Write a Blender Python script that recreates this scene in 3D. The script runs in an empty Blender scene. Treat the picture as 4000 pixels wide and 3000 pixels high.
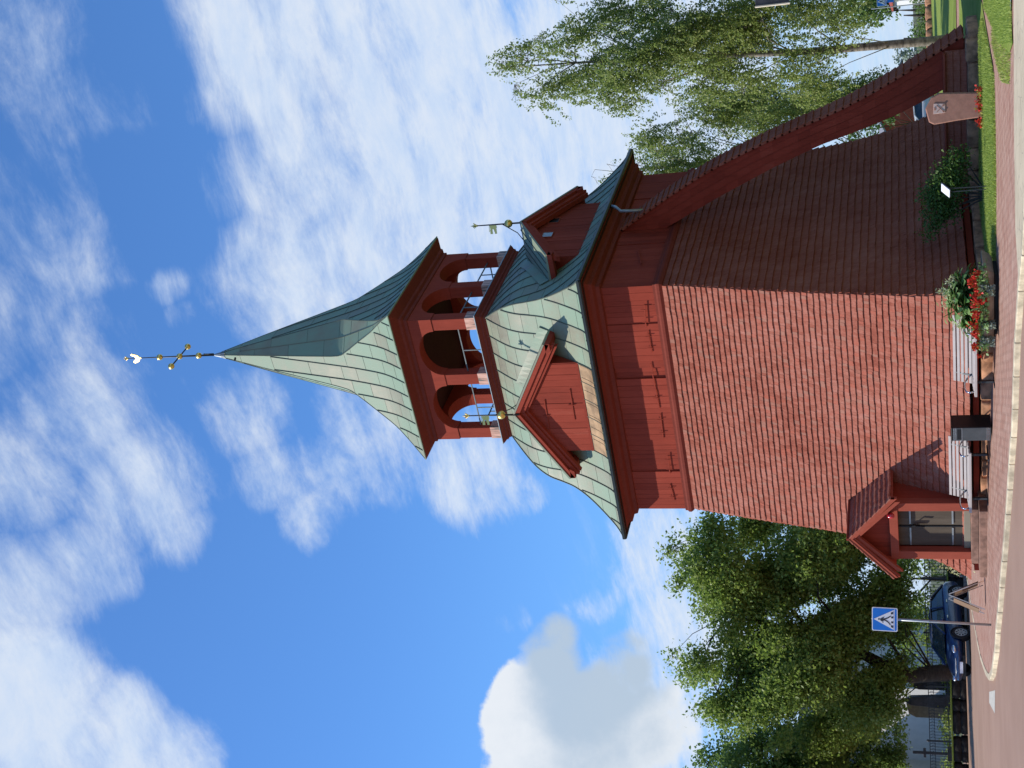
import bpy, bmesh, math, random
import numpy as np
from mathutils import Vector, Matrix
random.seed(7)
rng = np.random.default_rng(11)
R = math.radians
S = 0.8                                   # metres per tower unit
def U(h): return S * (h + 1.2)            # tower height unit -> metres above the ground

# ------------------------------------------------------------------ camera
FPX = 5131.865                            # focal length in pixels of a 4000 px wide picture
PITCH, ROLL, HEAD = 0.302690, 0.031596, -0.562247
CAM = np.array([18.69034, -31.95295, 1.53796])
FW = np.array([math.sin(HEAD) * math.cos(PITCH), math.cos(HEAD) * math.cos(PITCH), math.sin(PITCH)])
RT = np.array([math.cos(HEAD), -math.sin(HEAD), 0.0])
UP = np.cross(RT, FW)
cr, sr = math.cos(ROLL), math.sin(ROLL)
CX = -sr * RT - cr * UP                   # the photograph is a portrait shot lying on its side
CY = cr * RT - sr * UP
cam_d = bpy.data.cameras.new("camera")
cam = bpy.data.objects.new("camera", cam_d)
bpy.context.scene.collection.objects.link(cam)
m = Matrix((CX, CY, -FW)).transposed().to_4x4()
m.translation = Vector(CAM)
cam.matrix_world = m
cam_d.sensor_fit = 'HORIZONTAL'; cam_d.sensor_width = 36
cam_d.lens = 36 * FPX / 4000
cam_d.clip_start = 0.1; cam_d.clip_end = 3000
scene = bpy.context.scene
scene.camera = cam

def ray(x, y):
    """direction through a point of the 4000 x 3000 photograph"""
    u, v = 1500 - y, x - 2000
    a = cr * u - sr * v; b = sr * u + cr * v
    return (FW * FPX + RT * a - UP * b) / FPX
def at(x, y, depth): return CAM + ray(x, y) * depth
def G(x, y=0):
    t = min(max((4 - x) / 6.5, 0), 1)
    return .2 * t * t * (3 - 2 * t)
def ong(x, y, depth):
    p = at(x, y, depth); return (p[0], p[1], G(p[0]))

# ------------------------------------------------------------------ light
SUN_TO = Vector((-1.5, -0.95, 1.48)).normalized()
EXPOSURE = 0.18
SUN_STRENGTH = 4.8
SKY_STRENGTH = 0.10
sun_d = bpy.data.lights.new("sun", 'SUN')
sun_d.energy = SUN_STRENGTH; sun_d.angle = R(0.53); sun_d.color = (1.0, 0.945, 0.86)
sun = bpy.data.objects.new("sun", sun_d)
scene.collection.objects.link(sun)
sun.rotation_euler = (-SUN_TO).to_track_quat('-Z', 'Y').to_euler()
sun.location = (-30, -20, 40)
vs = scene.view_settings
vs.view_transform = 'Standard'; vs.look = 'None'; vs.exposure = EXPOSURE; vs.gamma = 1

world = bpy.data.worlds.new("World"); scene.world = world
world.use_nodes = True
wt = world.node_tree; wt.nodes.clear()
class NT:
    """small helper for building node trees"""
    def __init__(s, t): s.t = t
    def n(s, typ, **kw):
        nd = s.t.nodes.new(typ)
        for k, v in kw.items(): setattr(nd, k, v)
        return nd
    def put(s, sock, v):
        if isinstance(v, bpy.types.NodeSocket): s.t.links.new(v, sock)
        elif v is not None:
            if sock.type == 'RGBA' and len(v) == 3: v = (*v, 1)
            sock.default_value = v
    def math(s, op, a, b=None, c=None, clamp=False):
        nd = s.n('ShaderNodeMath', operation=op, use_clamp=clamp)
        for i, v in enumerate((a, b, c)):
            if v is not None: s.put(nd.inputs[i], v)
        return nd.outputs[0]
    def vmath(s, op, a, b=None, out=0):
        nd = s.n('ShaderNodeVectorMath', operation=op)
        s.put(nd.inputs[0], a)
        if b is not None: s.put(nd.inputs[1], b)
        return nd.outputs[out]
    def maprange(s, v, a, b, c=0, d=1, smooth=True):
        nd = s.n('ShaderNodeMapRange', interpolation_type='SMOOTHSTEP' if smooth else 'LINEAR')
        for i, q in enumerate((v, a, b, c, d)): s.put(nd.inputs[i], q)
        return nd.outputs[0]
    def noise(s, vec, scale, detail=4, rough=.55, dist=0.0):
        nd = s.n('ShaderNodeTexNoise')
        if vec is not None: s.put(nd.inputs['Vector'], vec)
        s.put(nd.inputs['Scale'], scale); s.put(nd.inputs['Detail'], detail)
        s.put(nd.inputs['Roughness'], rough); s.put(nd.inputs['Distortion'], dist)
        return nd.outputs[0]
    def mix(s, f, a, b, blend='MIX'):
        nd = s.n('ShaderNodeMix', data_type='RGBA', blend_type=blend)
        s.put(nd.inputs[0], f); s.put(nd.inputs[6], a); s.put(nd.inputs[7], b)
        return nd.outputs[2]
    def mapping(s, vec, scale=(1, 1, 1), rot=(0, 0, 0), loc=(0, 0, 0)):
        nd = s.n('ShaderNodeMapping')
        s.put(nd.inputs[0], vec); nd.inputs['Scale'].default_value = scale
        nd.inputs['Rotation'].default_value = rot; nd.inputs['Location'].default_value = loc
        return nd.outputs[0]
    def ramp(s, f, stops):
        nd = s.n('ShaderNodeValToRGB'); e = nd.color_ramp.elements
        while len(e) < len(stops): e.new(.5)
        for el, (p, c) in zip(e, stops): el.position = p; el.color = (*c, 1)
        s.put(nd.inputs[0], f); return nd.outputs[0]

def build_sky():
    w = NT(wt)
    sky = w.n('ShaderNodeTexSky', sky_type='NISHITA')
    sky.sun_disc = False
    sky.sun_elevation = math.asin(SUN_TO.z)
    sky.sun_rotation = math.atan2(SUN_TO.x, SUN_TO.y)
    sky.altitude = 150; sky.air_density = 1.0; sky.dust_density = 0.3; sky.ozone_density = 2.2
    d = w.n('ShaderNodeTexCoord').outputs['Generated']
    sep = w.n('ShaderNodeSeparateXYZ'); w.put(sep.inputs[0], d)
    den = w.math('ADD', w.math('MAXIMUM', sep.outputs[2], 0.0), .22)
    com = w.n('ShaderNodeCombineXYZ')
    w.put(com.inputs[0], w.math('DIVIDE', sep.outputs[0], den))
    w.put(com.inputs[1], w.math('DIVIDE', sep.outputs[1], den))
    plane = com.outputs[0]
    def blobs(lst, sharp=.45, op='MAXIMUM'):
        acc = None
        for (x, y, rad, wgt) in lst:
            v = ray(x, y); v = v / np.linalg.norm(v)
            ang = rad / FPX
            dot = w.vmath('DOT_PRODUCT', d, tuple(v), out=1)
            f = w.maprange(dot, math.cos(ang), math.cos(ang * sharp), 0, wgt)
            acc = f if acc is None else w.math(op, acc, f)
        return acc
    # high streaky cloud: masses of it stand in particular parts of the sky
    high = blobs(SKY_HIGH, .15)
    clear = blobs(SKY_CLEAR, .25)
    warp = w.n('ShaderNodeTexNoise'); w.put(warp.inputs['Vector'], plane); w.put(warp.inputs['Scale'], 2.0); w.put(warp.inputs['Detail'], 3.0)
    wv = w.vmath('MULTIPLY', w.vmath('SUBTRACT', warp.outputs[1], (.5, .5, .5)), (.20, .16, 0))
    pv = w.vmath('ADD', plane, wv)
    st = w.mapping(pv, (1.7, 3.7, 1), (0, 0, R(-6)))
    n1 = w.math('ADD', w.math('MULTIPLY', w.math('SUBTRACT', w.noise(st, 3.4, 10, .66), .5), 1.25), .5)
    n2 = w.noise(w.mapping(pv, (1, 1.35, 1)), 12, 12, .70)
    n = w.math('ADD', w.math('MULTIPLY', n1, .62), w.math('MULTIPLY', n2, .38))
    dens = w.math('SUBTRACT', w.math('ADD', n, high), w.math('MULTIPLY', clear, .5))
    a_high = w.maprange(dens, .50, 1.0, 0, .92)
    # low heaped cloud: firm edge, grey belly
    heap = blobs(SKY_HEAP, 0.0, 'ADD')
    nl = w.noise(d, 20, 6, .55); nf = w.noise(d, 55, 9, .68)
    wob = w.math('ADD', w.math('MULTIPLY', w.math('SUBTRACT', nl, .5), 1.15), w.math('MULTIPLY', w.math('SUBTRACT', nf, .5), .62))
    dh = w.math('ADD', heap, wob); belly0 = blobs(SKY_BELLY, 0.0, 'ADD')
    a_heap = w.maprange(dh, .30, w.maprange(belly0, .0, .7, .62, 1.05), 0, 1)
    belly = w.math('ADD', belly0, w.math('MULTIPLY', wob, .85))
    heapc = w.mix(w.maprange(belly, -.15, 1.0), (.74, .775, .82), (.42, .52, .64))
    blue = w.mix(1.0, sky.outputs[0], SKY_TINT, 'MULTIPLY')
    k = 1 / SKY_STRENGTH
    whitec = w.mix(w.maprange(n2, .35, .7), (.55, .66, .83), (.67, .735, .83))
    sw = w.n('ShaderNodeVectorMath', operation='SCALE'); w.put(sw.inputs[0], whitec); sw.inputs['Scale'].default_value = k
    white = sw.outputs[0]
    col = w.mix(w.maprange(sep.outputs[2], .02, .42, .60, 0), blue, tuple(c * k for c in (.18, .44, .86)))
    # low down the thin cloud closes up and everything pales
    hz = w.maprange(w.math('ADD', sep.outputs[2], w.math('MULTIPLY', w.math('SUBTRACT', n1, .5), -.25)), -.02, .26, .80, 0)
    col = w.mix(w.math('MAXIMUM', a_high, hz), col, white)
    hc = w.n('ShaderNodeVectorMath', operation='SCALE'); w.put(hc.inputs[0], heapc); hc.inputs['Scale'].default_value = k
    col = w.mix(w.math('MULTIPLY', a_heap, .97), col, hc.outputs[0])
    bg = w.n('ShaderNodeBackground'); w.put(bg.inputs[0], col); bg.inputs[1].default_value = SKY_STRENGTH
    out = w.n('ShaderNodeOutputWorld'); wt.links.new(bg.outputs[0], out.inputs[0])
SKY_TINT = (.80, 1.30, 1.86)
SKY_HIGH = [  # direction (as a point of the photograph's sky), angular size, density
    (1150, 120, 600, .46), (1600, 250, 700, .46), (1250, 650, 480, .36), (1700, 750, 600, .42), (850, 250, 300, .24),
    (2200, 450, 700, .48), (2500, 300, 800, .50), (1130, 1080, 400, .36), (1400, 1030, 420, .38), (900, 700, 230, .22),
    (970, 1620, 240, .26), (1040, 1850, 180, .22), (1260, 1880, 260, .22), (1470, 1640, 300, .26), (1830, 1880, 300, .34), (1560, 1800, 300, .24),
    (1240, 2030, 190, .30), (300, 1620, 330, .24), (560, 1900, 330, .27), (80, 1850, 300, .24), (700, 2100, 200, .22),
    (330, 2250, 280, .26), (60, 2400, 380, .32), (100, 2750, 440, .50), (420, 2880, 330, .46), (700, 2960, 260, .42), (800, 2680, 160, .24),
    (120, 250, 330, .14), (330, 350, 300, .15), (90, 780, 330, .13), (300, 950, 360, .16), (380, 1350, 260, .19), (60, 1250, 300, .15),
    (650, 1120, 110, .26), (700, 1230, 90, .2), (2010, 2400, 110, .30), (2580, 2150, 330, .36), (2750, 2400, 380, .44), (2500, 2850, 380, .42), (2330, 2350, 110, .22), (2050, 1930, 120, .2)]
SKY_CLEAR = [(560, 250, 280, .35), (600, 800, 380, .38), (750, 1270, 240, .3), (1000, 2500, 520, .7), (1500, 2500, 620, .7),
             (1900, 2250, 330, .5), (800, 2330, 260, .4), (2250, 2150, 230, .5), (500, 2480, 180, .3), (520, 1250, 200, .3), (1200, 2900, 400, .5)]
SKY_HEAP = [(2650, 2820, 200, .5), (2560, 2650, 140, .45), (2120, 2920, 330, .8), (2050, 2780, 230, .7), (2080, 2650, 190, .55), (2160, 2520, 150, .55), (2200, 2450, 100, .4), (2230, 2640, 160, .5), (2290, 2760, 200, .6), (2440, 2560, 140, .6), (2500, 2470, 80, .4), (2420, 2680, 160, .5), (2300, 3000, 380, .8), (2480, 2850, 200, .4)]
SKY_BELLY = [(2200, 2490, 230, .75), (2260, 2650, 290, .7), (2450, 2560, 250, .8), (2380, 2830, 330, .5), (2240, 2980, 240, .2)]
build_sky()

# ------------------------------------------------------------------ materials
MATS = {}
def mat(name, fn):
    mm = bpy.data.materials.new(name); mm.use_nodes = True
    t = NT(mm.node_tree); bs = mm.node_tree.nodes['Principled BSDF']
    fn(t, bs); MATS[name] = mm; return mm
def obj_co(t): return t.n('ShaderNodeTexCoord').outputs['Object']
def island(t): return t.n('ShaderNodeNewGeometry').outputs['Random Per Island']
def bump(t, bs, h, strength=.3, dist=.02):
    b = t.n('ShaderNodeBump'); b.inputs['Strength'].default_value = strength; b.inputs['Distance'].default_value = dist
    t.put(b.inputs['Height'], h); t.put(bs.inputs['Normal'], b.outputs[0])
def flat(name, col, rough=.7, metal=0, var=.12, scale=6, bmp=.0, spec=.3):
    def f(t, bs):
        n = t.noise(obj_co(t), scale, 5, .6)
        lo = tuple(c * (1 - var) for c in col); hi = tuple(min(1, c * (1 + var)) for c in col)
        t.put(bs.inputs['Base Color'], t.mix(t.maprange(n, .3, .7), lo, hi))
        bs.inputs['Roughness'].default_value = rough; bs.inputs['Metallic'].default_value = metal
        bs.inputs['Specular IOR Level'].default_value = spec
        if bmp: bump(t, bs, n, bmp, .01)
    return mat(name, f)
def wood(name, stops, rough=.85, grain=(14, 14, 1.4), isl=.55, bmp=.25):
    """painted boards or shingles: every piece has its own tone, streaked along the grain"""
    def f(t, bs):
        co = obj_co(t)
        g = t.noise(t.mapping(co, grain), 1.6, 6, .65)
        big = t.noise(co, .55, 4, .6)
        fac = t.math('ADD', t.math('MULTIPLY', island(t), isl), t.math('MULTIPLY', g, 1 - isl))
        fac = t.math('ADD', fac, t.math('MULTIPLY', t.math('SUBTRACT', big, .5), .8))
        run = t.noise(t.mapping(co, (5, 5, .35)), 1.5, 5, .65); fac = t.math('ADD', fac, t.math('MULTIPLY', t.math('SUBTRACT', run, .5), .6))
        t.put(bs.inputs['Base Color'], t.ramp(fac, stops))
        bs.inputs['Roughness'].default_value = rough
        bs.inputs['Specular IOR Level'].default_value = .15
        bump(t, bs, g, bmp, .01)
    return mat(name, f)
def shingle_mat(name, vary, odd, tint=(1, 1, 1)):
    def f(t, bs):
        co = obj_co(t); isl = island(t)
        g = t.noise(t.mapping(co, (16, 16, 1.6)), 1.6, 6, .65)
        big = t.noise(co, .5, 5, .65); mid = t.noise(t.mapping(co, (1, 1, .45)), 2.6, 4, .6)
        fac = t.math('ADD', t.math('MULTIPLY', isl, vary), t.math('MULTIPLY', g, 1 - vary))
        fac = t.math('ADD', fac, t.math('MULTIPLY', t.math('SUBTRACT', big, .5), .6)); fac = t.math('ADD', fac, t.math('MULTIPLY', t.math('SUBTRACT', mid, .5), .4))
        c = t.ramp(fac, [(.1, (.165, .042, .027)), (.35, (.255, .076, .049)), (.55, (.325, .118, .081)), (.75, (.37, .158, .117)), (.95, (.45, .235, .18))])
        c = t.mix(t.maprange(isl, .88, .96, 0, odd), c, (.33, .068, .036))
        c = t.mix(t.maprange(isl, .03, .10, odd, 0), c, (.36, .21, .155))
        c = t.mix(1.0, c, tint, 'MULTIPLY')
        t.put(bs.inputs['Base Color'], c); bs.inputs['Roughness'].default_value = .9; bs.inputs['Specular IOR Level'].default_value = .1
        bump(t, bs, g, .35, .012)
    mat(name, f)
shingle_mat('shingle', .26, .42, (1.07, 1.05, 1.02)); shingle_mat('shaded_long_shingle', .10, .0, (.96, .83, .73))  # second tint darkens and reddens the same paint to match the shaded wall
wood('red_board', [(0, (.165, .027, .016)), (.4, (.26, .041, .022)), (.7, (.31, .051, .028)), (1, (.35, .075, .044))], isl=.35)
wood('red_trim', [(0, (.13, .024, .016)), (.5, (.19, .036, .022)), (1, (.24, .050, .030))], isl=.2)
wood('red_post', [(0, (.22, .048, .028)), (.5, (.30, .066, .038)), (1, (.34, .09, .055))], isl=.2)
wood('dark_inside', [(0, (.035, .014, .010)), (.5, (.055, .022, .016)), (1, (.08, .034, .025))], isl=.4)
wood('grey_door', [(0, (.060, .048, .035)), (.5, (.10, .08, .058)), (1, (.15, .125, .092))], isl=.4)
wood('bench_slat', [(0, (.36, .31, .28)), (.5, (.46, .41, .375)), (1, (.55, .50, .46))], isl=.4, grain=(2, 20, 20))
wood('brown_timber', [(0, (.14, .085, .05)), (1, (.24, .16, .10))])
wood('pale_timber', [(0, (.21, .185, .135)), (1, (.31, .275, .20))])
def copper(t, bs):
    co = obj_co(t)
    isl = island(t)
    n = t.noise(co, 1.1, 6, .62); f = t.noise(t.mapping(co, (6, 6, 1.0)), 1.5, 5, .65)
    v = t.math('ADD', t.math('MULTIPLY', isl, .26), t.math('ADD', t.math('MULTIPLY', n, .62), t.math('MULTIPLY', f, .22)))
    sz = t.n('ShaderNodeSeparateXYZ'); t.put(sz.inputs[0], co)
    top = t.maprange(sz.outputs[2], U(13.0), U(15.2), 0, 1)
    spire = t.maprange(sz.outputs[2], U(15.8), U(16.2), 0, 1)
    v = t.math('ADD', v, t.math('MULTIPLY', t.math('SUBTRACT', top, spire), .16))
    t.put(bs.inputs['Base Color'], t.ramp(v, [(.25, (.20, .305, .205)), (.50, (.215, .29, .19)), (.68, (.23, .235, .155)), (.84, (.205, .185, .13)), (1, (.19, .155, .125))]))
    t.put(bs.inputs['Roughness'], t.maprange(v, .4, 1, .62, .42))
    t.put(bs.inputs['Metallic'], t.maprange(v, .6, 1, .0, .25))
    bs.inputs['Specular IOR Level'].default_value = .4
    bump(t, bs, n, .12, .03)
mat('copper', copper)
def bare_copper(t, bs):
    co = obj_co(t)
    n = t.noise(t.mapping(co, (7, 7, .9)), 1.6, 3, .5)
    t.put(bs.inputs['Base Color'], t.ramp(n, [(.38, (.10, .085, .06)), (.47, (.42, .21, .14)), (.62, (.56, .32, .23))]))
    bs.inputs['Metallic'].default_value = .25; bs.inputs['Roughness'].default_value = .5
mat('bare_copper', bare_copper)
flat('seam', (.085, .10, .072), .6)
flat('stained_copper', (.33, .21, .11), .55, .1, .35, 3)
flat('gutter', (.04, .045, .042), .35, .6)
flat('zinc', (.30, .32, .31), .4, .5)
def gold(t, bs):
    t.put(bs.inputs['Base Color'], t.mix(t.noise(obj_co(t), 30, 3), (.80, .52, .12), (.95, .70, .25)))
    bs.inputs['Metallic'].default_value = 1; bs.inputs['Roughness'].default_value = .36
mat('gold', gold)
flat('iron', (.045, .05, .055), .5, .4)
flat('rail_steel', (.13, .145, .14), .5, .3)
flat('sandstone', (.24, .135, .095), .9, 0, .35, 5, .6)
flat('foundation', (.40, .20, .11), .9, 0, .5, 4, .8)
flat('monument', (.36, .175, .125), .8, 0, .12, 9, .3)
flat('plaque', (.56, .41, .36), .7, 0, .08, 12)
flat('kerbstone', (.52, .44, .30), .9, 0, .32, 3.5, .5)
flat('planter_stone', (.33, .25, .17), .9, 0, .18, 8, .3)
flat('soil', (.05, .035, .025), 1)
flat('black_metal', (.012, .012, .013), .45, .3)
flat('grey_metal', (.085, .09, .09), .4, .5)
flat('chrome', (.55, .57, .60), .18, 1)
flat('white_paint', (.72, .72, .70), .5)
flat('lamp_glass', (.82, .84, .88), .2, 0, .02)
flat('sign_blue', (.012, .16, .55), .4, 0, .04)
flat('sign_white', (.72, .72, .72), .4, 0, .04)
flat('sign_black', (.03, .03, .035), .5)
flat('galvanised', (.40, .41, .40), .45, .5)
flat('tyre', (.02, .02, .02), .8)
flat('red_lamp', (.45, .02, .03), .15, 0, .05, spec=.8)
flat('plaster_cream', (.62, .54, .41), .9, 0, .06, 2)
flat('plaster_grey', (.62, .58, .52), .9, 0, .05, 2)
flat('plaster_white', (.62, .62, .60), .9, 0, .05, 2)
flat('roof_red', (.30, .07, .045), .8, 0, .2, 8)
flat('roof_grey', (.20, .20, .22), .7, 0, .2, 8)
flat('house_red', (.34, .07, .045), .85, 0, .15, 3)
flat('wall_stone', (.022, .020, .018), .9, 0, .5, 5, .5)
flat('gravestone_dark', (.06, .055, .06), .6, 0, .3, 6)
flat('gravestone_tan', (.30, .24, .17), .85, 0, .2, 6)
def paint(name, col, coat=.6):
    def f(t, bs):
        t.put(bs.inputs['Base Color'], col); bs.inputs['Roughness'].default_value = .32
        bs.inputs['Metallic'].default_value = .1
        bs.inputs['Coat Weight'].default_value = coat; bs.inputs['Coat Roughness'].default_value = .04
    mat(name, f)
paint('car_blue', (.008, .028, .095)); paint('car_silver', (.42, .44, .46))
def glass(t, bs):
    t.put(bs.inputs['Base Color'], (.02, .03, .035)); bs.inputs['Roughness'].default_value = .06
    bs.inputs['Specular IOR Level'].default_value = .8
mat('car_glass', glass)
def headl(t, bs):
    t.put(bs.inputs['Base Color'], (.75, .78, .82)); bs.inputs['Roughness'].default_value = .08; bs.inputs['Metallic'].default_value = .8
mat('headlight', headl)
def foliage(name, dark, light, trans=.35, yellow=None):
    mm = bpy.data.materials.new(name); mm.use_nodes = True; MATS[name] = mm
    t = NT(mm.node_tree); bs = mm.node_tree.nodes['Principled BSDF']
    isl = island(t); big = t.noise(obj_co(t), .45, 3, .6)
    v = t.math('ADD', t.math('MULTIPLY', isl, .6), t.math('MULTIPLY', big, .5))
    st = [(.2, dark), (.75, light)] + ([(1, yellow)] if yellow else [])
    c = t.ramp(v, st)
    t.put(bs.inputs['Base Color'], c); bs.inputs['Roughness'].default_value = .5; bs.inputs['Specular IOR Level'].default_value = .3
    tr = t.n('ShaderNodeBsdfTranslucent'); t.put(tr.inputs[0], t.mix(.4, c, (.20, .33, .06)))
    mx = t.n('ShaderNodeMixShader'); mx.inputs[0].default_value = trans
    mm.node_tree.links.new(bs.outputs[0], mx.inputs[1]); mm.node_tree.links.new(tr.outputs[0], mx.inputs[2])
    mm.node_tree.links.new(mx.outputs[0], mm.node_tree.nodes['Material Output'].inputs[0])
foliage('maple_leaf', (.115, .19, .033), (.295, .375, .08), .48, (.46, .48, .16))
foliage('dark_leaf', (.072, .132, .032), (.18, .265, .062), .44)
foliage('birch_leaf', (.16, .215, .052), (.34, .385, .12), .5, (.46, .46, .18))
foliage('shade_leaf', (.055, .115, .025), (.11, .19, .045), .35)
foliage('big_leaf', (.10, .23, .06), (.28, .42, .16), .3)
foliage('grass_blade', (.24, .33, .045), (.38, .46, .10), .25)
foliage('silver_leaf', (.19, .23, .18), (.34, .39, .32), .2)
foliage('pale_flower', (.50, .55, .25), (.68, .66, .42), .4)
foliage('red_petal', (.42, .008, .008), (.62, .022, .018), .25)
foliage('yellow_leaf', (.30, .34, .05), (.5, .5, .14), .35)
def bark(name, c1, c2, sc=(3, 3, 9)):
    def f(t, bs):
        n = t.noise(t.mapping(obj_co(t), sc), 1.2, 6, .7)
        t.put(bs.inputs['Base Color'], t.ramp(n, [(.35, c1), (.62, c2)])); bs.inputs['Roughness'].default_value = .95
        bump(t, bs, n, .5, .03)
    mat(name, f)
bark('bark_dark', (.028, .022, .017), (.07, .056, .043)); bark('bark_birch', (.05, .042, .035), (.30, .26, .21), (2, 2, 5))
def asphalt(t, bs):
    co = obj_co(t)
    n = t.noise(co, 45, 3, .7); b = t.noise(co, .35, 5, .6); s = t.noise(t.mapping(co, (.5, 2, 1), (0, 0, R(25))), .8, 4)
    c = t.mix(t.maprange(b, .3, .7), (.31, .188, .128), (.37, .235, .165))
    c = t.mix(t.maprange(n, .35, .7, 0, .3), c, (.22, .15, .12))
    c = t.mix(t.maprange(s, .55, .75, 0, .35), c, (.38, .255, .18))
    t.put(bs.inputs['Base Color'], c); bs.inputs['Roughness'].default_value = .85
    bs.inputs['Specular IOR Level'].default_value = .25
    bump(t, bs, n, .3, .01)
mat('asphalt', asphalt)
def brick(t, bs):
    co = t.mapping(obj_co(t), (1, 1, 1), (0, 0, R(12)))
    b = t.n('ShaderNodeTexBrick'); t.put(b.inputs['Vector'], co)
    b.inputs['Scale'].default_value = 1; b.inputs['Brick Width'].default_value = .24; b.inputs['Row Height'].default_value = .12
    b.inputs['Mortar Size'].default_value = .012; b.inputs['Bias'].default_value = 0
    t.put(b.inputs['Color1'], (.37, .185, .128)); t.put(b.inputs['Color2'], (.50, .315, .235)); t.put(b.inputs['Mortar'], (.17, .10, .07))
    n = t.noise(co, .9, 5, .65); n2 = t.noise(co, 9, 4, .6)
    st_ = t.noise(t.mapping(co, (1.1, 7, 1)), 1.4, 6, .7); st2 = t.noise(t.mapping(co, (1, 4, 1), (0, 0, R(20))), .7, 4, .6)
    c = t.mix(t.maprange(n, .35, .75, 0, .45), b.outputs[0], (.46, .28, .21))
    c = t.mix(t.maprange(st_, .52, .68, 0, .65), c, (.21, .10, .07)); c = t.mix(t.maprange(st2, .5, .7, 0, .5), c, (.50, .35, .27))
    c = t.mix(t.maprange(n2, .52, .72, 0, .4), c, (.24, .12, .085))
    t.put(bs.inputs['Base Color'], c); bs.inputs['Roughness'].default_value = .9
    bs.inputs['Specular IOR Level'].default_value = .15
    bump(t, bs, t.math('ADD', b.outputs[1], t.math('MULTIPLY', n2, .5)), -.5, .01)
mat('brick', brick)
def slab(t, bs):
    co = obj_co(t)
    n = t.noise(t.mapping(co, (1, 1, 1)), 1.3, 6, .65); v = t.n('ShaderNodeTexVoronoi', feature='DISTANCE_TO_EDGE'); t.put(v.inputs['Vector'], t.mapping(co, (1, 1, 1))); v.inputs['Scale'].default_value = 2.2
    c = t.mix(t.maprange(n, .3, .7), (.45, .37, .245), (.56, .47, .32))
    c = t.mix(t.maprange(v.outputs[0], 0, .03, .55, 0), c, (.24, .20, .15))
    t.put(bs.inputs['Base Color'], c); bs.inputs['Roughness'].default_value = .9
    bump(t, bs, n, .3, .02)
mat('slab', slab)
def turf(t, bs):
    co = obj_co(t)
    n = t.noise(co, 1.2, 6, .7); f = t.noise(co, 30, 3, .7)
    c = t.mix(t.maprange(n, .3, .7), (.18, .25, .04), (.27, .32, .075))
    c = t.mix(t.maprange(f, .4, .7, 0, .35), c, (.09, .14, .018))
    t.put(bs.inputs['Base Color'], c); bs.inputs['Roughness'].default_value = 1; bs.inputs['Specular IOR Level'].default_value = .1
    bump(t, bs, f, .5, .03)
mat('turf', turf)
flat('far_ground', (.085, .095, .045), 1, 0, .3, .6)
flat('grey_path', (.36, .38, .41), .8, 0, .1, 3)
flat('road_white', (.50, .475, .40), .8, 0, .15, 9)

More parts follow.
